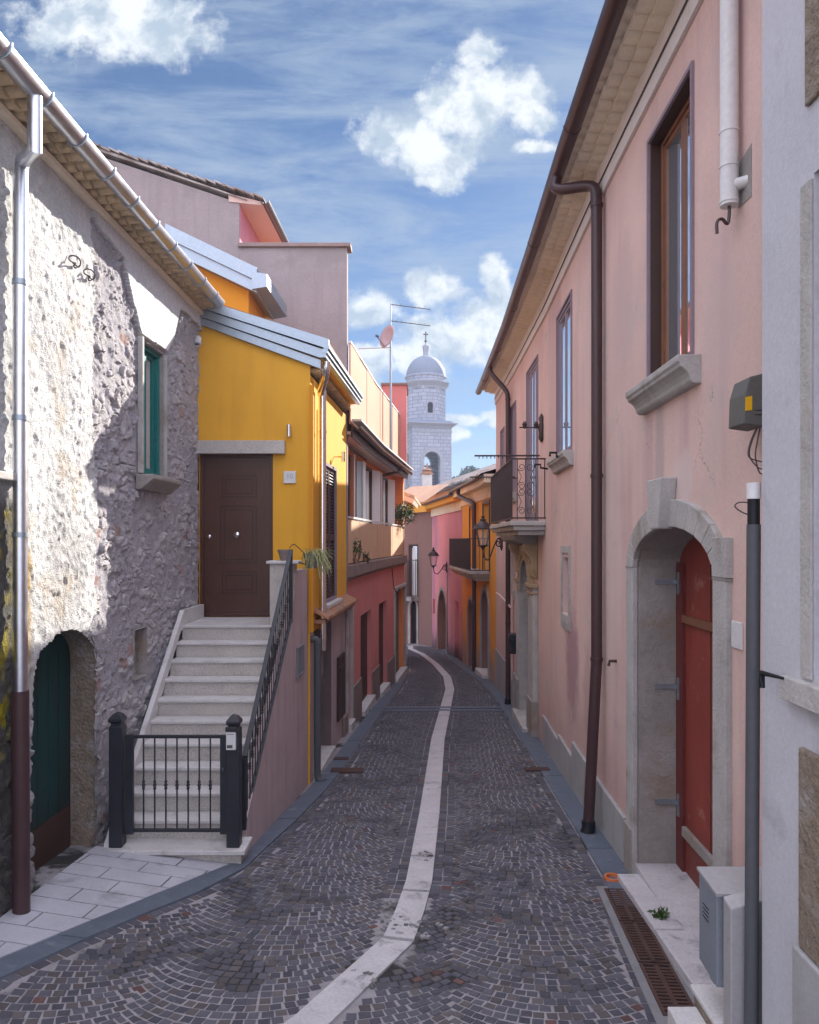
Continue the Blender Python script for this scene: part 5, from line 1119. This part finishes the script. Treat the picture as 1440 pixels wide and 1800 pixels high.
# ------------------------------------------------------------------ whitewashed house at the near right
HP = Path([(1.72, 1.0), (1.75, 3.67)], -1); HL = HP.c[-1]
wh = thing('whitewashed_house', 'whitewashed house corner with rough brown stone patches and a dark shutter', 'house', (2, 3.5, 0))
sw = HP.s_(1431); wo = dict(s0=sw-.9, s1=sw, z0=HP.z_(1436, 1190), z1=HP.z_(1436, 300), rise=0, depth=.12)
m = MB(); facade(m, HP, 0, HL, -1.2, EYE+4.2, [wo]); block(m, HP, 0, HL, -1.2, EYE+4.19, 5); m.build('wall', M_wwash, wh)
m = MB(); HP.box(m, sw+.003, HP.s_(1411), HP.z_(1411, 1190), HP.z_(1411, 330), 0, .012); m.build('window_jamb', M_lime, wh, bevel=.004)
m = MB(); panel(m, HP, wo, -.09, -.06); m.build('shutter', M_reddk, wh)
m = MB(); HP.box(m, wo['s0']-.1, HP.s_(1389), HP.z_(1400, 1232), HP.z_(1400, 1190), 0, .05); m.build('sill', M_lime, wh, bevel=.006)
m = MB(); HP.box(m, 0, HP.s_(1409), -1.2, HP.z_(1414, 1664), 0, .045); m.build('plinth', M_plinth, wh, bevel=.01); m = MB(); HP.box(m, 0, HP.s_(1414), HP.z_(1414, 1662), HP.z_(1414, 1312), 0, .03); m.build('rubble_patch', M_rough, wh, bevel=.01); m = MB(); HP.box(m, 0, HP.s_(1421), HP.z_(1421, 190), EYE+4, 0, .02); m.build('rubble_patch', M_rough, wh, bevel=.01)
m = MB(); q_ = P(1325, 900, 3.73); m.tube([(q_.x, q_.y, zpx(922, 3.73)), (q_.x-.015, q_.y, -.4)], .034, 14); pi_ = m.build('downpipe', M_greyp, wh, smooth=True)
m = MB(); m.tube([(q_.x, q_.y, zpx(924, 3.73)), (q_.x, q_.y, zpx(876, 3.73))], .030, 14); m.build('pipe_collar', M_black, pi_, smooth=True)
m = MB(); m.tube([(q_.x, q_.y, zpx(877, 3.73)), (q_.x, q_.y, zpx(849, 3.73))], .035, 14); m.build('pipe_end', M_whitep, pi_, smooth=True)
sh_ = thing('shutter_catch', 'small black shutter catch sticking out of the white wall by the stone sill', 'shutter catch', HP.at(HP.s_(1365), EYE-.7)); m = MB(); z = HP.z_(1380, 1186); a = HP.at(HP.s_(1398), z, .05); b = HP.at(HP.s_(1362), z-.01, .06); m.tube([a, b, b+Vector((0,0,-.07))], .009, 8, rr=[.006,.014,.014]); m.build('catch', M_black, sh_)
mb_ = thing('junction_box', 'grey green junction box with a yellow label and dangling cables, beside the white corner', 'junction box', (1.95, 4.1, EYE+.6))
Yb = 4.12; f = lambda px, py: ((px-CX)/F*Yb, Yb, zpx(py, Yb))
m = MB(); m.prism([f(1318, 662), f(1345, 655), f(1345, 750), f(1307, 745), f(1309, 692)], (0, .2, 0)); m.build('case', M_box, mb_, bevel=.008)
m = MB(); m.prism([f(1310.5, 698), f(1322, 696), f(1322, 721), f(1310, 722)], (0, -.003, 0)); m.build('label', M_sticker, mb_)
m = MB()
for py in (720.5, 728.5): m.prism([f(1327, py), f(1344, py-1), f(1344, py+.8), f(1327, py+1)], (0, -.003, 0))
m.build('slot', M_black, mb_)
for k, (dx_, lo_) in enumerate(((-18, 810), (-16, 822), (-6, 830))):
    m = MB(); Y2 = Yb+.03+.02*k; m.tube(bez([P(1333+2*k, 745, Y2), P(1333+dx_+4, 778, Y2), P(1333+dx_+1, 802, Y2), P(1336+dx_*.2, lo_, Y2), P(1346, lo_+3, Y2)], 20), .004, 6); m.build('cable', M_cable, mb_)
m = MB(); Y2 = 4.05; m.tube(bez([P(1322, 884, Y2), P(1300, 883, Y2), P(1292, 890, Y2), P(1304, 900, Y2), P(1322, 907, Y2)], 20), .004, 6); tag(m.build('cable_loop', M_cable), 'thin grey loop of cable poking out beside the grey conduit on the pink wall', 'wire')
# cabinets on their masonry base
cb = thing('utility_cabinet', 'dark grey steel utility cabinet with vent slots and a rusty top, by the red door', 'cabinet', (1.8, 4.05, EYE-2.34))
m = MB(); m.hexa([(1.62,3.90,EYE-2.36),(2.0,3.90,EYE-2.36),(2.0,4.14,EYE-2.34),(1.62,4.14,EYE-2.34),(1.62,3.90,EYE-1.875),(2.0,3.90,EYE-1.875),(2.0,4.14,EYE-1.85),(1.62,4.14,EYE-1.85)]); m.build('case', M_cab, cb, bevel=.006)
m = MB(); m.hexa([(1.612,3.885,EYE-1.872),(2.0,3.885,EYE-1.872),(2.0,4.15,EYE-1.845),(1.612,4.15,EYE-1.845),(1.612,3.885,EYE-1.857),(2.0,3.885,EYE-1.857),(2.0,4.15,EYE-1.83),(1.612,4.15,EYE-1.83)]); m.build('lid', M_cabtop, cb)
m = MB()
for k in range(4): m.box(1.616, 1.6205, 4.0, 4.08, EYE-2.0-.022*k, EYE-1.998-.022*k)
m.build('vent', M_black, cb)
c2 = thing('utility_cabinet', 'pale grey utility cabinet with a sloping top in front of the darker one', 'cabinet', (1.8, 3.6, EYE-2.6))
m = MB(); m.hexa([(1.64,3.775,EYE-3.2),(1.95,3.775,EYE-3.2),(1.95,3.87,EYE-3.2),(1.64,3.87,EYE-3.2),(1.64,3.775,EYE-1.88),(1.95,3.775,EYE-1.80),(1.95,3.87,EYE-1.78),(1.64,3.87,EYE-1.86)]); m.build('case', M_greyp if 0 else M_cabtop, c2, bevel=.008)
m = MB(); m.box(1.615, 1.97, 3.87, 4.2, -1, EYE-2.56); wbk = thing('masonry_base', 'rough masonry base with white capping under the cabinets', 'plinth', (1.8, 4, -.3)); m.build('core', M_rough, wbk); m = MB(); m.box(1.60, 1.97, 3.88, 4.22, EYE-2.558, EYE-2.53); m.box(1.45, 1.613, 3.55, 4.16, -1, EYE-2.62); m.build('capping', M_marb, wbk, bevel=.006)
# doorstep slabs, drain, pipe end, covers
m = MB(); 
for (ya, yb) in ((5.62, 6.72), (4.35, 5.60)):
    c = [(1.885-.04*(6.7-ya)/2, ya), (2.09, ya), (2.13, yb), (1.885-.04*(6.7-yb)/2, yb)]; m.hexa([(x, y, zg(1.9,y)-.15) for x, y in c]+[(x, y, zg(1.9,y)+.075) for x, y in c])
m.build('doorstep', M_strip, ph, bevel=.01)
m = MB(); KP.box(m, dro['s0'], dro['s1'], -1.6, zg(1.9, 5.9)+.07, -.40, .02); m.build('door_sill', M_strip, ph)
ca_, cb_ = Vector((1.675, 4.55, 0)), Vector((1.825, 6.52, 0)); dn = (cb_-ca_).normalized(); en = Vector((dn.y, -dn.x, 0))
m = MB(); 
for k in range(14):
    a, b = ca_-dn*.5+(cb_-ca_+dn*.56)*k/14, ca_-dn*.5+(cb_-ca_+dn*.56)*(k+1)/14; c = [a-en*.17, a+en*.22, b+en*.22, b-en*.17]
    m.add([(p.x, p.y, zg(p.x, p.y)+.012) for p in c], [(0,1,2,3)])
structure(m.build('drain_bed', M_cem))
for k in range(3):
    L_ = (cb_-ca_).length/3; o0 = ca_+dn*(L_*k+.012); labs = ('rusty cast iron drain grate nearest the viewer, below the cabinets', 'rusty cast iron drain grate in the middle of the row of three', 'rusty cast iron drain grate farthest along, next to the orange pipe end')
    m = MB(); Lg = L_-.024; zz_ = lambda p: zg(p.x, p.y)+.018
    def gbar(u0, u1, v0, v1, h0=-.03, h1=.006):
        c = [o0+dn*u0+en*v0, o0+dn*u0+en*v1, o0+dn*u1+en*v1, o0+dn*u1+en*v0]; m.hexa([(p.x, p.y, zz_(p)+h0) for p in c]+[(p.x, p.y, zz_(p)+h1) for p in c])
    gbar(0, Lg, -.11, -.09); gbar(0, Lg, .09, .11); gbar(0, Lg, -.015, .015); gbar(0, .02, -.09, .09); gbar(Lg-.02, Lg, -.09, .09)
    n_ = 14
    for i in range(1, n_): u_ = .02+(Lg-.04)*i/n_; gbar(u_-.011, u_+.011, -.09, -.015); gbar(u_-.011, u_+.011, .015, .09)
    g_ = tag(m.build('drain_grate', M_rust), labs[k], 'drain grate', 'drain grates along the doorstep')
    m = MB(); gbar(0, Lg, -.10, .10, -.035, -.004); m.build('channel', M_dark, g_)
q_ = G(1077, 1549); m = MB(); n_ = 20
vs_ = []
for r_, h_ in ((.075, -.02), (.075, .045), (.058, .045), (.058, -.0)): vs_ += [(q_.x+r_*math.cos(6.2832*j/n_), q_.y+r_*math.sin(6.2832*j/n_), q_.z+h_) for j in range(n_)]
m.add(vs_, [(k*n_+j, k*n_+(j+1)%n_, (k+1)*n_+(j+1)%n_, (k+1)*n_+j) for k in range(3) for j in range(n_)]+[tuple(range(3*n_, 4*n_))]); tag(m.build('pipe_end', M_opipe), 'round orange plastic pipe end set in the ground at the head of the drain grates', 'pipe')
for (pxa, pxb, py, dy, lab) in ((580, 638, 1360, .26, 'wide rusty drain cover beside the left kerb, below the grey drainpipe'), (586, 612, 1338, .17, 'small dark drain cover beside the left kerb, just past the wide rusty one'), (925, 968, 1357, .2, 'rusty drain cover across the right kerb below the pink wall')):
    a, b = G(pxa, py), G(pxb, py); m = MB(); c = [(a.x, a.y), (b.x, b.y), (b.x, b.y+dy), (a.x, a.y+dy)]
    m.hexa([(x, y, zg(x, y)-.02) for x, y in c]+[(x, y, zg(x, y)+.027) for x, y in c])
    for k in range(1, 7): 
        t = k/7; m.add([(a.x+(b.x-a.x)*(t-.02), a.y+.02, zg(a.x, a.y)+.030), (a.x+(b.x-a.x)*(t+.02), a.y+.02, zg(a.x, a.y)+.030), (a.x+(b.x-a.x)*(t+.02), a.y+dy-.02, zg(a.x, a.y+dy)+.030), (a.x+(b.x-a.x)*(t-.02), a.y+dy-.02, zg(a.x, a.y+dy)+.030)], [(0,1,2,3)])
    tag(m.build('drain_cover', M_rust), lab, 'drain cover', 'drain covers in the street')
q_ = G(1161, 1628); wd = thing('weed', 'small green weed growing at the joint of the pale doorstep slabs', 'plant', q_); m = MB(); leaves(m, (q_.x, q_.y, q_.z+.07), (.07,.07,.05), 90, .05, .012, .8, 8); m.build('foliage', M_leaf, wd)
# ------------------------------------------------------------------ far end of the street
def rail(parent, path, s0, s1, d, z0, z1, n_, mt):
    m = MB()
    for z in (z0, z1): path.box(m, s0, s1, z-.015, z+.015, d-.03, d); path.box(m, s0, s0+.03, z-.015, z+.015, 0, d-.03); path.box(m, s1-.03, s1, z-.015, z+.015, 0, d-.03)
    m.build('balcony_rail', mt, parent)
    for k in range(n_+1):
        a = path.at(s0+.02+(s1-s0-.04)*k/n_, 0, d-.015); m = MB(); m.box(a.x-.011, a.x+.011, a.y-.011, a.y+.011, z0, z1); m.build('balcony_bar', mt, parent)
    for k in range(1, 4):
        a = path.at(s0+.02, 0, d*k/4); m = MB(); m.box(a.x-.011, a.x+.011, a.y-.011, a.y+.011, z0, z1); m.build('balcony_bar', mt, parent)
QP = Path([(2.415,20.62),(2.42,22.2),(2.28,24.1),(2.0,28.0)], -1); QL = QP.c[-1]
ah = thing('amber_house', 'amber orange house at the bend with two arched doors and an iron balcony', 'house', (2.3, 24, zg(2, 24)))
a1 = QP.op(847, 859.5, 1034, 1190, rise=.62, depth=.3); a2 = QP.op(823.5, 833.5, 1051, 1180, rise=.62, depth=.3)
for o in (a1, a2): o['z0'] = -2.4; o['rv'] = False
d1 = QP.op(850, 861, 886, 1000, depth=.1); d2 = QP.op(826.5, 834.5, 893, 1000, depth=.1)
for o in (d1, d2): o['z0'] = EYE-.95
m = MB(); facade(m, QP, 0, QL, -2.6, EYE+1.75, [a1, a2, d1, d2]); block(m, QP, 0, QL, -2.6, EYE+1.7, 6); m.build('wall', M_org3, ah)
m = MB(); QP.box(m, 0, QL, EYE+1.28, EYE+1.62, 0, .05); m.build('cornice', M_cream, ah); m = MB(); QP.box(m, 0, QL+.2, EYE+1.62, EYE+1.86, 0, .34); m.build('eave', M_cream, ah)
m = MB(); rp = [QP.at(c, EYE+1.88, .42) for c in QP.c]; m.add([tuple(p) for p in rp]+[(p.x+4, p.y+1.0, p.z+1.2) for p in rp], [(i, i+1, len(rp)+i+1, len(rp)+i) for i in range(len(rp)-1)]); m.build('roof', M_terra, ah)
m = MB(); gutter(m, [QP.at(c, EYE+1.86, .44) for c in (0, QP.c[1], QP.c[2], QL+.2)], .08); m.build('gutter', M_brownp, ah, smooth=True)
s = QP.s_(840); q_ = QP.at(s, 0, .12); m = MB(); m.tube(bez([QP.at(s+1.8, EYE+1.80, .42), QP.at(s+1.7, EYE+1.55, .35), QP.at(s+.2, EYE+1.25, .14), (q_.x, q_.y, EYE+1.0)], 14)+[(q_.x, q_.y, zg(q_.x, q_.y)+.03)], .075, 10); m.build('downpipe', M_brownp, ah, smooth=True)
for o in (a1, a2): m = MB(); reveal(m, QP, o, .0, .3); m.build('door_jamb', M_taupe, ah); m = MB(); panel(m, QP, o, -.34, -.3); m.build('arched_door', M_taupe, ah); m = MB(); ring(m, QP, o, .14, 0, .04, z0=-2.4); m.build('door_surround', M_plinth, ah)
for o in (d1, d2):
    m = MB(); panel(m, QP, o, -.12, -.1); wf = m.build('balcony_door', M_glass, ah); m = MB(); ring(m, QP, o, .08, -.01, .03); m.build('door_frame', M_woodk, wf)
b0_, b1_ = QP.s_(861.5), QP.s_(818); m = MB(); QP.box(m, b0_, b1_, EYE-1.02, EYE-.93, 0, .62); QP.box(m, b0_+.1, b1_-.1, EYE-1.12, EYE-1.02, 0, .52); QP.box(m, b0_+.2, b1_-.2, EYE-1.22, EYE-1.12, 0, .42); bl = m.build('balcony', M_lime, ah, bevel=.01)
rail(bl, QP, b0_+.03, b1_-.03, .6, EYE-.9, EYE+.06, 44, M_iron)
m = MB(); QP.box(m, QP.s_(846), QP.s_(860), -2.6, zg(2.3, 22.5)+.12, -.3, .2); m.build('doorstep', M_marb, ah)
# violet pink house
VP_ = Path([(2.0,28.0),(1.75,30.2),(1.1,36.0)], -1); VL = VP_.c[-1]
vh = thing('rose_house', 'rose pink house closing the view with a pointed stone arch and dark stained base', 'house', (1.6, 31, zg(1.5, 31)))
pa = VP_.op(770, 786, 1034, 1135, rise=1.5, depth=.35); pa['z0'] = -3.2; pa['rv'] = False; dn_ = VP_.op(800.5, 806.5, 1056, 1150, depth=.15); dn_['z0'] = -3.2; sl_ = VP_.op(761, 764.5, 1052, 1078, depth=.2)
m = MB(); facade(m, VP_, 0, VL, -3.4, EYE+1.75, [pa, dn_, sl_]); block(m, VP_, 0, VL, -3.4, EYE+1.7, 6); m.build('wall', M_vio, vh)
m = MB(); VP_.box(m, 0, VL, EYE+1.15, EYE+1.5, 0, .06); m.build('cornice', M_cream, vh); m = MB(); VP_.box(m, 0, VL, EYE+1.5, EYE+1.76, 0, .35); m.build('eave', M_org3, vh)
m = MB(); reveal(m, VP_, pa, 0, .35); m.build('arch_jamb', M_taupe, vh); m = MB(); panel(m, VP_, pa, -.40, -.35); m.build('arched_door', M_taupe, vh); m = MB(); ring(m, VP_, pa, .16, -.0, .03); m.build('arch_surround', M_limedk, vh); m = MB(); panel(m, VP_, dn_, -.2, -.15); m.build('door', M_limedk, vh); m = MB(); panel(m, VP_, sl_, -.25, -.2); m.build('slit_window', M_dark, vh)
m = MB(); rp = [VP_.at(c, EYE+1.78, .45) for c in VP_.c]; m.add([tuple(p) for p in rp]+[(p.x+4, p.y+1.4, p.z+1.2) for p in rp], [(i, i+1, len(rp)+i+1, len(rp)+i) for i in range(len(rp)-1)]); m.build('roof', M_terra, vh)
m = MB(); gutter(m, [VP_.at(c, EYE+1.76, .46) for c in VP_.c], .08); m.build('gutter', M_brownp, vh)
wpt = VP_.at(VP_.s_(788), EYE-1.12, .05); lantern(wpt, None, P(762, 993, wpt.y-.2), 1.05, 'black street lantern on a scrolled bracket against the rose pink wall at the bend')
m = MB(); a = VP_.at(VP_.s_(787.5), 0, .03); m.tube([(a.x, a.y, EYE-1.2), (a.x, a.y, zg(a.x, a.y)+.3)], .014, 6); m.build('lamp_cable', M_cable, vh)
# taupe house
TP = Path([(1.1,36.0),(.4,37.6),(-1.2,38.6)], -1); TL = TP.c[-1]
th = thing('taupe_house', 'brownish taupe house beyond the salmon wall with a small iron balcony', 'house', (.3, 37.6, zg(.3, 37)))
ad = TP.op(721, 733, 1056, 1140, rise=.35, depth=.2); ad['s0'], ad['s1'] = sorted((TP.s_(733), TP.s_(722))); ad['z0'] = -3.4; bw = dict(s0=TP.s_(734), s1=TP.s_(721), z0=EYE-2.85, z1=TP.z_(727, 960), rise=0, depth=.12)
m = MB(); facade(m, TP, 0, TL, -3.6, EYE+1.85, [ad, bw]); block(m, TP, 0, TL, -3.6, EYE+1.8, 5); m.build('wall', M_taupe, th)
m = MB(); TP.box(m, 0, TL, EYE+1.4, EYE+1.86, 0, .3); m.build('eave', M_org3, th); m = MB(); rp = [TP.at(c, EYE+1.88, .42) for c in TP.c]; m.add([tuple(p) for p in rp]+[(p.x+1.5, p.y+4, p.z+1.2) for p in rp], [(i, i+1, len(rp)+i+1, len(rp)+i) for i in range(len(rp)-1)]); m.build('roof', M_terra, th)
m = MB(); panel(m, TP, ad, -.24, -.2); m.build('arched_door', M_anth, th); m = MB(); ring(m, TP, ad, .14, 0, .04); m.build('door_surround', M_lime, th)
m = MB(); panel(m, TP, bw, -.14, -.12); wf = m.build('balcony_door', M_glass, th); m = MB(); ring(m, TP, bw, .08, 0, .03); m.build('door_frame', M_woodk, wf); m = MB(); TP.box(m, bw['s0']+.2, bw['s0']+.38, bw['z0'], bw['z1']-.1, -.11, -.10); m.build('curtain', M_blind, wf)
m = MB(); TP.box(m, bw['s0']-.15, bw['s1']+.6, EYE-3.05, EYE-2.86, 0, .6); bl = m.build('balcony', M_plinth, th); rail(bl, TP, bw['s0']-.12, bw['s1']+.57, .58, EYE-2.8, EYE-1.0, 14, M_iron)
# ochre house end behind the balcony house
oc = thing('ochre_house', 'ochre house end peeping out behind the balcony house with a pale verge', 'house', (-1, 27, -2)); m = MB(); m.box(-4, -.2, 25.4, 31, -3, EYE+1.3); m.build('wall', M_org3, oc)
m = MB(); m.prism([(-3, 25.2, EYE+2.6), (.18, 25.2, EYE+1.42), (.18, 25.2, EYE+1.52), (-3, 25.2, EYE+2.7)], (.3, 6, 0)); m.build('roof', M_tileold, oc); m = MB(); m.prism([(-3, 25.1, EYE+2.45), (.10, 25.1, EYE+1.25), (.16, 25.1, EYE+1.41), (-3, 25.1, EYE+2.59)], (.2, 4, 0)); m.build('eave', M_cream, oc)
# tiled house below the tower
HPf = Path([(3.9, 36.5), (.55, 52.0)], -1)
fh = thing('tiled_roof_house', 'orange house with a broad old clay tile roof in front of the bell tower', 'house', (2, 45, -3)); m = MB(); facade(m, HPf, 0, HPf.c[-1], -4, EYE+3.1); block(m, HPf, 0, HPf.c[-1], -4, EYE+3.05, 5); m.build('wall', M_org2, fh)
m = MB(); HPf.box(m, -.2, HPf.c[-1], EYE+2.95, EYE+3.12, 0, .35); m.build('eave', M_trav, fh)
A, B = HPf.at(-.4, EYE+3.15, .55), HPf.at(HPf.c[-1], EYE+3.15, .55); up = -HPf.n(1)*6+Vector((0, 0, 2.2)); m = MB(); nr = 46
for k in range(nr):
    a, b = A.lerp(B, k/nr), A.lerp(B, (k+1)/nr); mid = a.lerp(b, .5)+Vector((0,0,.09)); m.add([a, mid, b, a+up, mid+up, b+up, a-Vector((0,0,.05)), b-Vector((0,0,.05))], [(0,1,4,3),(1,2,5,4),(0,6,7,2,1)])
m.build('roof', M_lich, fh)
cC = P(751, 836, 46); m = MB(); m.box(cC.x-.30, cC.x+.30, cC.y-.3, cC.y+.3, cC.z-1.2, cC.z+.05); ch = m.build('chimney', M_chim, fh); m = MB(); m.lathe([(.42, .05), (.42, .12), (.36, .14), (.30, .32), (.4, .34), (.12, .42), (.02, .8)], cC, 8); m.build('chimney_cap', M_terra, ch)
hz = MB(); hz.box(-905, 905, -305, 2505, -8, EYE+26); hm = bpy.data.materials.new('summer haze'); hm.use_nodes = True; hn = NT(hm.node_tree); hn.n.clear()
ho = hn.new('ShaderNodeOutputMaterial'); hp_ = hn.new('ShaderNodeVolumePrincipled'); hn.l.new(hp_.outputs[0], ho.inputs['Volume']); hp_.inputs['Density'].default_value = .0014; hp_.inputs['Color'].default_value = (.62, .74, .95, 1); hp_.inputs['Anisotropy'].default_value = 0.0
hzo = hz.build('haze', hm); hzo['kind'] = 'stuff'
# ------------------------------------------------------------------ bell tower
tb_ = bpy.data.materials.new('ashlar courses'); tb_.use_nodes = True; t = NT(tb_.node_tree); bs_ = t.n['Principled BSDF']; co = t.new('ShaderNodeTexCoord').outputs['Object']
sp = t.new('ShaderNodeSeparateXYZ'); t.l.new(co, sp.inputs[0]); cb2 = t.new('ShaderNodeCombineXYZ'); t.put(cb2.inputs[0], t.math('ADD', sp.outputs[0], t.math('MULTIPLY', sp.outputs[1], .55))); t.put(cb2.inputs[1], sp.outputs[2])
br = t.new('ShaderNodeTexBrick'); t.put(br.inputs['Vector'], cb2.outputs[0]); br.inputs['Scale'].default_value = 1; br.inputs['Brick Width'].default_value = .85; br.inputs['Row Height'].default_value = .42; br.inputs['Mortar Size'].default_value = .035; br.inputs['Mortar Smooth'].default_value = .4
br.inputs['Color1'].default_value = (.34,.35,.40,1); br.inputs['Color2'].default_value = (.26,.275,.33,1); br.inputs['Mortar'].default_value = (.15,.165,.215,1); br.offset_frequency = 2; br.squash = .8; br.squash_frequency = 3
t.put(bs_.inputs['Base Color'], t.mix(t.ramp(t.noise(co, 1.6, 6, .7), .58, .75), br.outputs['Color'], (.22,.22,.23))); bs_.inputs['Roughness'].default_value = .9
M_ash = tb_
TC = Vector(((751-CX)/F*87.5, 87.5, 0)); th_ = R(13); ex = Vector((math.cos(th_), math.sin(th_), 0)); ey = Vector((-math.sin(th_), math.cos(th_), 0)); TZ = lambda py: zpx(py, 85.2)
tw = thing('bell_tower', 'pale stone bell tower with an arched belfry, small dome and iron cross', 'tower', (TC.x, TC.y, -4)); hs = 2.32
C4 = [TC+ex*(-hs)+ey*(-hs), TC+ex*hs+ey*(-hs), TC+ex*hs+ey*hs, TC+ex*(-hs)+ey*hs]
m = MB(); bells = []
for i in range(4):
    a, b = C4[i], C4[(i+1) % 4]; pth = Path([tuple(a.xy), tuple(b.xy)], 1)
    if (pth.at(pth.c[-1]/2, 0, 1)-TC).length < (pth.at(pth.c[-1]/2)-TC).length: pth.side = -1
    L_ = pth.c[-1]; o = dict(s0=L_/2-.95, s1=L_/2+.95, z0=TZ(862), z1=TZ(808), rise=.95, depth=.7); facade(m, pth, 0, L_, -5, TZ(750), [o]); bells.append((pth, o))
m.build('belfry', M_ash, tw)
for pth, o in bells[:1]+bells[3:]:
    m = MB(); ring(m, pth, o, .45, -.02, .09); m.build('arch_surround', M_tower, tw)
    m = MB(); panel(m, pth, dict(o, z1=o['z0']+.5, rise=0), -.6, -.5); m.build('parapet', M_tower, tw)
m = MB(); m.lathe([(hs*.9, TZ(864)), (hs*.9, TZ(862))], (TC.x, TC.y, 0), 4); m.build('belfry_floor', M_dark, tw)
m = MB(); m.lathe([(.05, .9), (.16, .85), (.3, .6), (.36, .25), (.52, 0), (.5, -.02), (.02, .1)], TC-ey*.9+Vector((0,0,TZ(832))), 18); m.build('bell', M_lead, tw, smooth=True); m = MB(); q_ = TC-ey*.9+Vector((0,0,TZ(832)+.95)); m.tube([q_-ex*1.1, q_+ex*1.1], .09, 8); m.build('bell_beam', M_woodk, tw)
m = MB(); m.v = []
def sq(z0, z1, h0, h1): m.add([TC+ex*(sx*h)+ey*(sy*h)+Vector((0,0,z)) for z, h in ((z0, h0), (z1, h1)) for sx, sy in ((-1,-1),(1,-1),(1,1),(-1,1))], [(3,2,1,0),(4,5,6,7),(0,1,5,4),(1,2,6,5),(2,3,7,6),(3,0,4,7)])
sq(TZ(760), TZ(757), hs+.06, hs+.06); sq(TZ(752), TZ(749), hs+.05, hs+.16); sq(TZ(749), TZ(745), hs+.2, hs+.5); sq(TZ(745), TZ(743.5), hs+.58, hs+.58); m.build('cornice', M_tower, tw)
m = MB(); sq(TZ(743.5), TZ(738), hs+.3, hs-.1); m.build('stage_roof', M_lead, tw)
r8 = 2.36; DC = Vector(((748.5-CX)/F*87.5, 87.5, 0)); c8 = [DC+Vector((r8*math.cos(th_+R(22.5+45*k)), r8*math.sin(th_+R(22.5+45*k)), 0)) for k in range(8)]
m = MB(); wnd = []
for k in range(8):
    a, b = c8[k], c8[(k+1) % 8]; pth = Path([tuple(a.xy), tuple(b.xy)], 1)
    if (pth.at(pth.c[-1]/2, 0, 1)-DC).length < (pth.at(pth.c[-1]/2)-DC).length: pth.side = -1
    nn_ = pth.n(.1); L_ = pth.c[-1]; ops_ = []
    if nn_.y < -.6 and nn_.x > .1 or nn_.y < -.85: o = dict(s0=L_/2-.34, s1=L_/2+.34, z0=TZ(725), z1=TZ(711), rise=.34, depth=.4); ops_ = [o]; wnd.append((pth, o))
    facade(m, pth, 0, L_, TZ(741), TZ(676), ops_)
m.build('drum', M_ash, tw)
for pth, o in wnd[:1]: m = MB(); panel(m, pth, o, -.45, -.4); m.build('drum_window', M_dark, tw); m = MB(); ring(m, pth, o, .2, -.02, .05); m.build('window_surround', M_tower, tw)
base = (DC.x, DC.y, 0)
m = MB(); m.lathe([(2.3, TZ(682)), (2.45, TZ(680)), (2.5, TZ(677)), (2.75, TZ(673)), (2.95, TZ(670)), (2.95, TZ(668.5)), (2.4, TZ(667))], base, 8); m.build('drum_cornice', M_tower, tw)
m = MB(); m.lathe([(2.35, TZ(668)), (2.38, TZ(660)), (2.52, TZ(658)), (2.5, TZ(656)), (2.36, TZ(655))], base, 16); m.build('dome_ring', M_ash, tw)
m = MB(); H_ = TZ(617)-TZ(656); m.lathe([(2.33*math.cos(a), TZ(656)+H_*math.sin(a)) for a in [R(90)*i/14 for i in range(14)]]+[(.2, TZ(617))], base, 32); m.build('dome', M_lead, tw, smooth=True)
m = MB(); m.lathe([(.34, TZ(618)), (.30, TZ(610)), (.36, TZ(606)), (.40, TZ(600.5)), (.42, TZ(599.5)), (.2, TZ(597)), (.06, TZ(593)), (.05, TZ(592))], base, 10); m.build('lantern', M_tower, tw, smooth=True)
m = MB(); m.tube([(DC.x, DC.y, TZ(594)), (DC.x, DC.y, TZ(573))], .07, 6); m.box(DC.x-.28, DC.x+.28, DC.y-.06, DC.y+.06, TZ(579), TZ(577)); m.tube([(DC.x, DC.y, TZ(591.5)), (DC.x, DC.y, TZ(589))], .16, 8); m.build('cross', M_iron, tw)
# tree on the skyline and hill behind
tc_ = P(829, 838, 120); tr_ = thing('tree', 'distant bushy tree on the skyline right of the bell tower', 'tree', (tc_.x, 120, -4)); m = MB(); leaves(m, tc_, (2.1, 2, 1.6), 900, .42, .2, .3, 11); leaves(m, tc_+Vector((1.4, 0, -.6)), (2.2, 2, 1.2), 700, .42, .2, .3, 12); leaves(m, tc_+Vector((-1.8, 0, -1.0)), (1.9, 2, 1.0), 600, .42, .2, .3, 13); m.build('crown', M_hillg, tr_)
m = MB(); m.tube([(tc_.x, 120, -4), (tc_.x, 120, tc_.z-1)], .2, 8); m.build('trunk', M_woodk, tr_)
m = MB(); nh = 40; hv = []
for k in range(nh+1):
    x = -60+130*k/nh; z = EYE+8.5-.0035*(x-16)**2+.4*math.sin(k*1.7); hv += [(x, 170, -5), (x, 175, min(z, EYE+11.5) if x > 8 else max(-3, min(z, 3)))]
m.add(hv, [(2*k, 2*k+2, 2*k+3, 2*k+1) for k in range(nh)]); m.add([(x, y+30, z*.5-2) for x, y, z in hv[1::2]], []); nb0 = len(hv); m.f += [(2*k+1, 2*k+3, nb0+k+1, nb0+k) for k in range(nh)]; structure(m.build('hill', M_hillg))
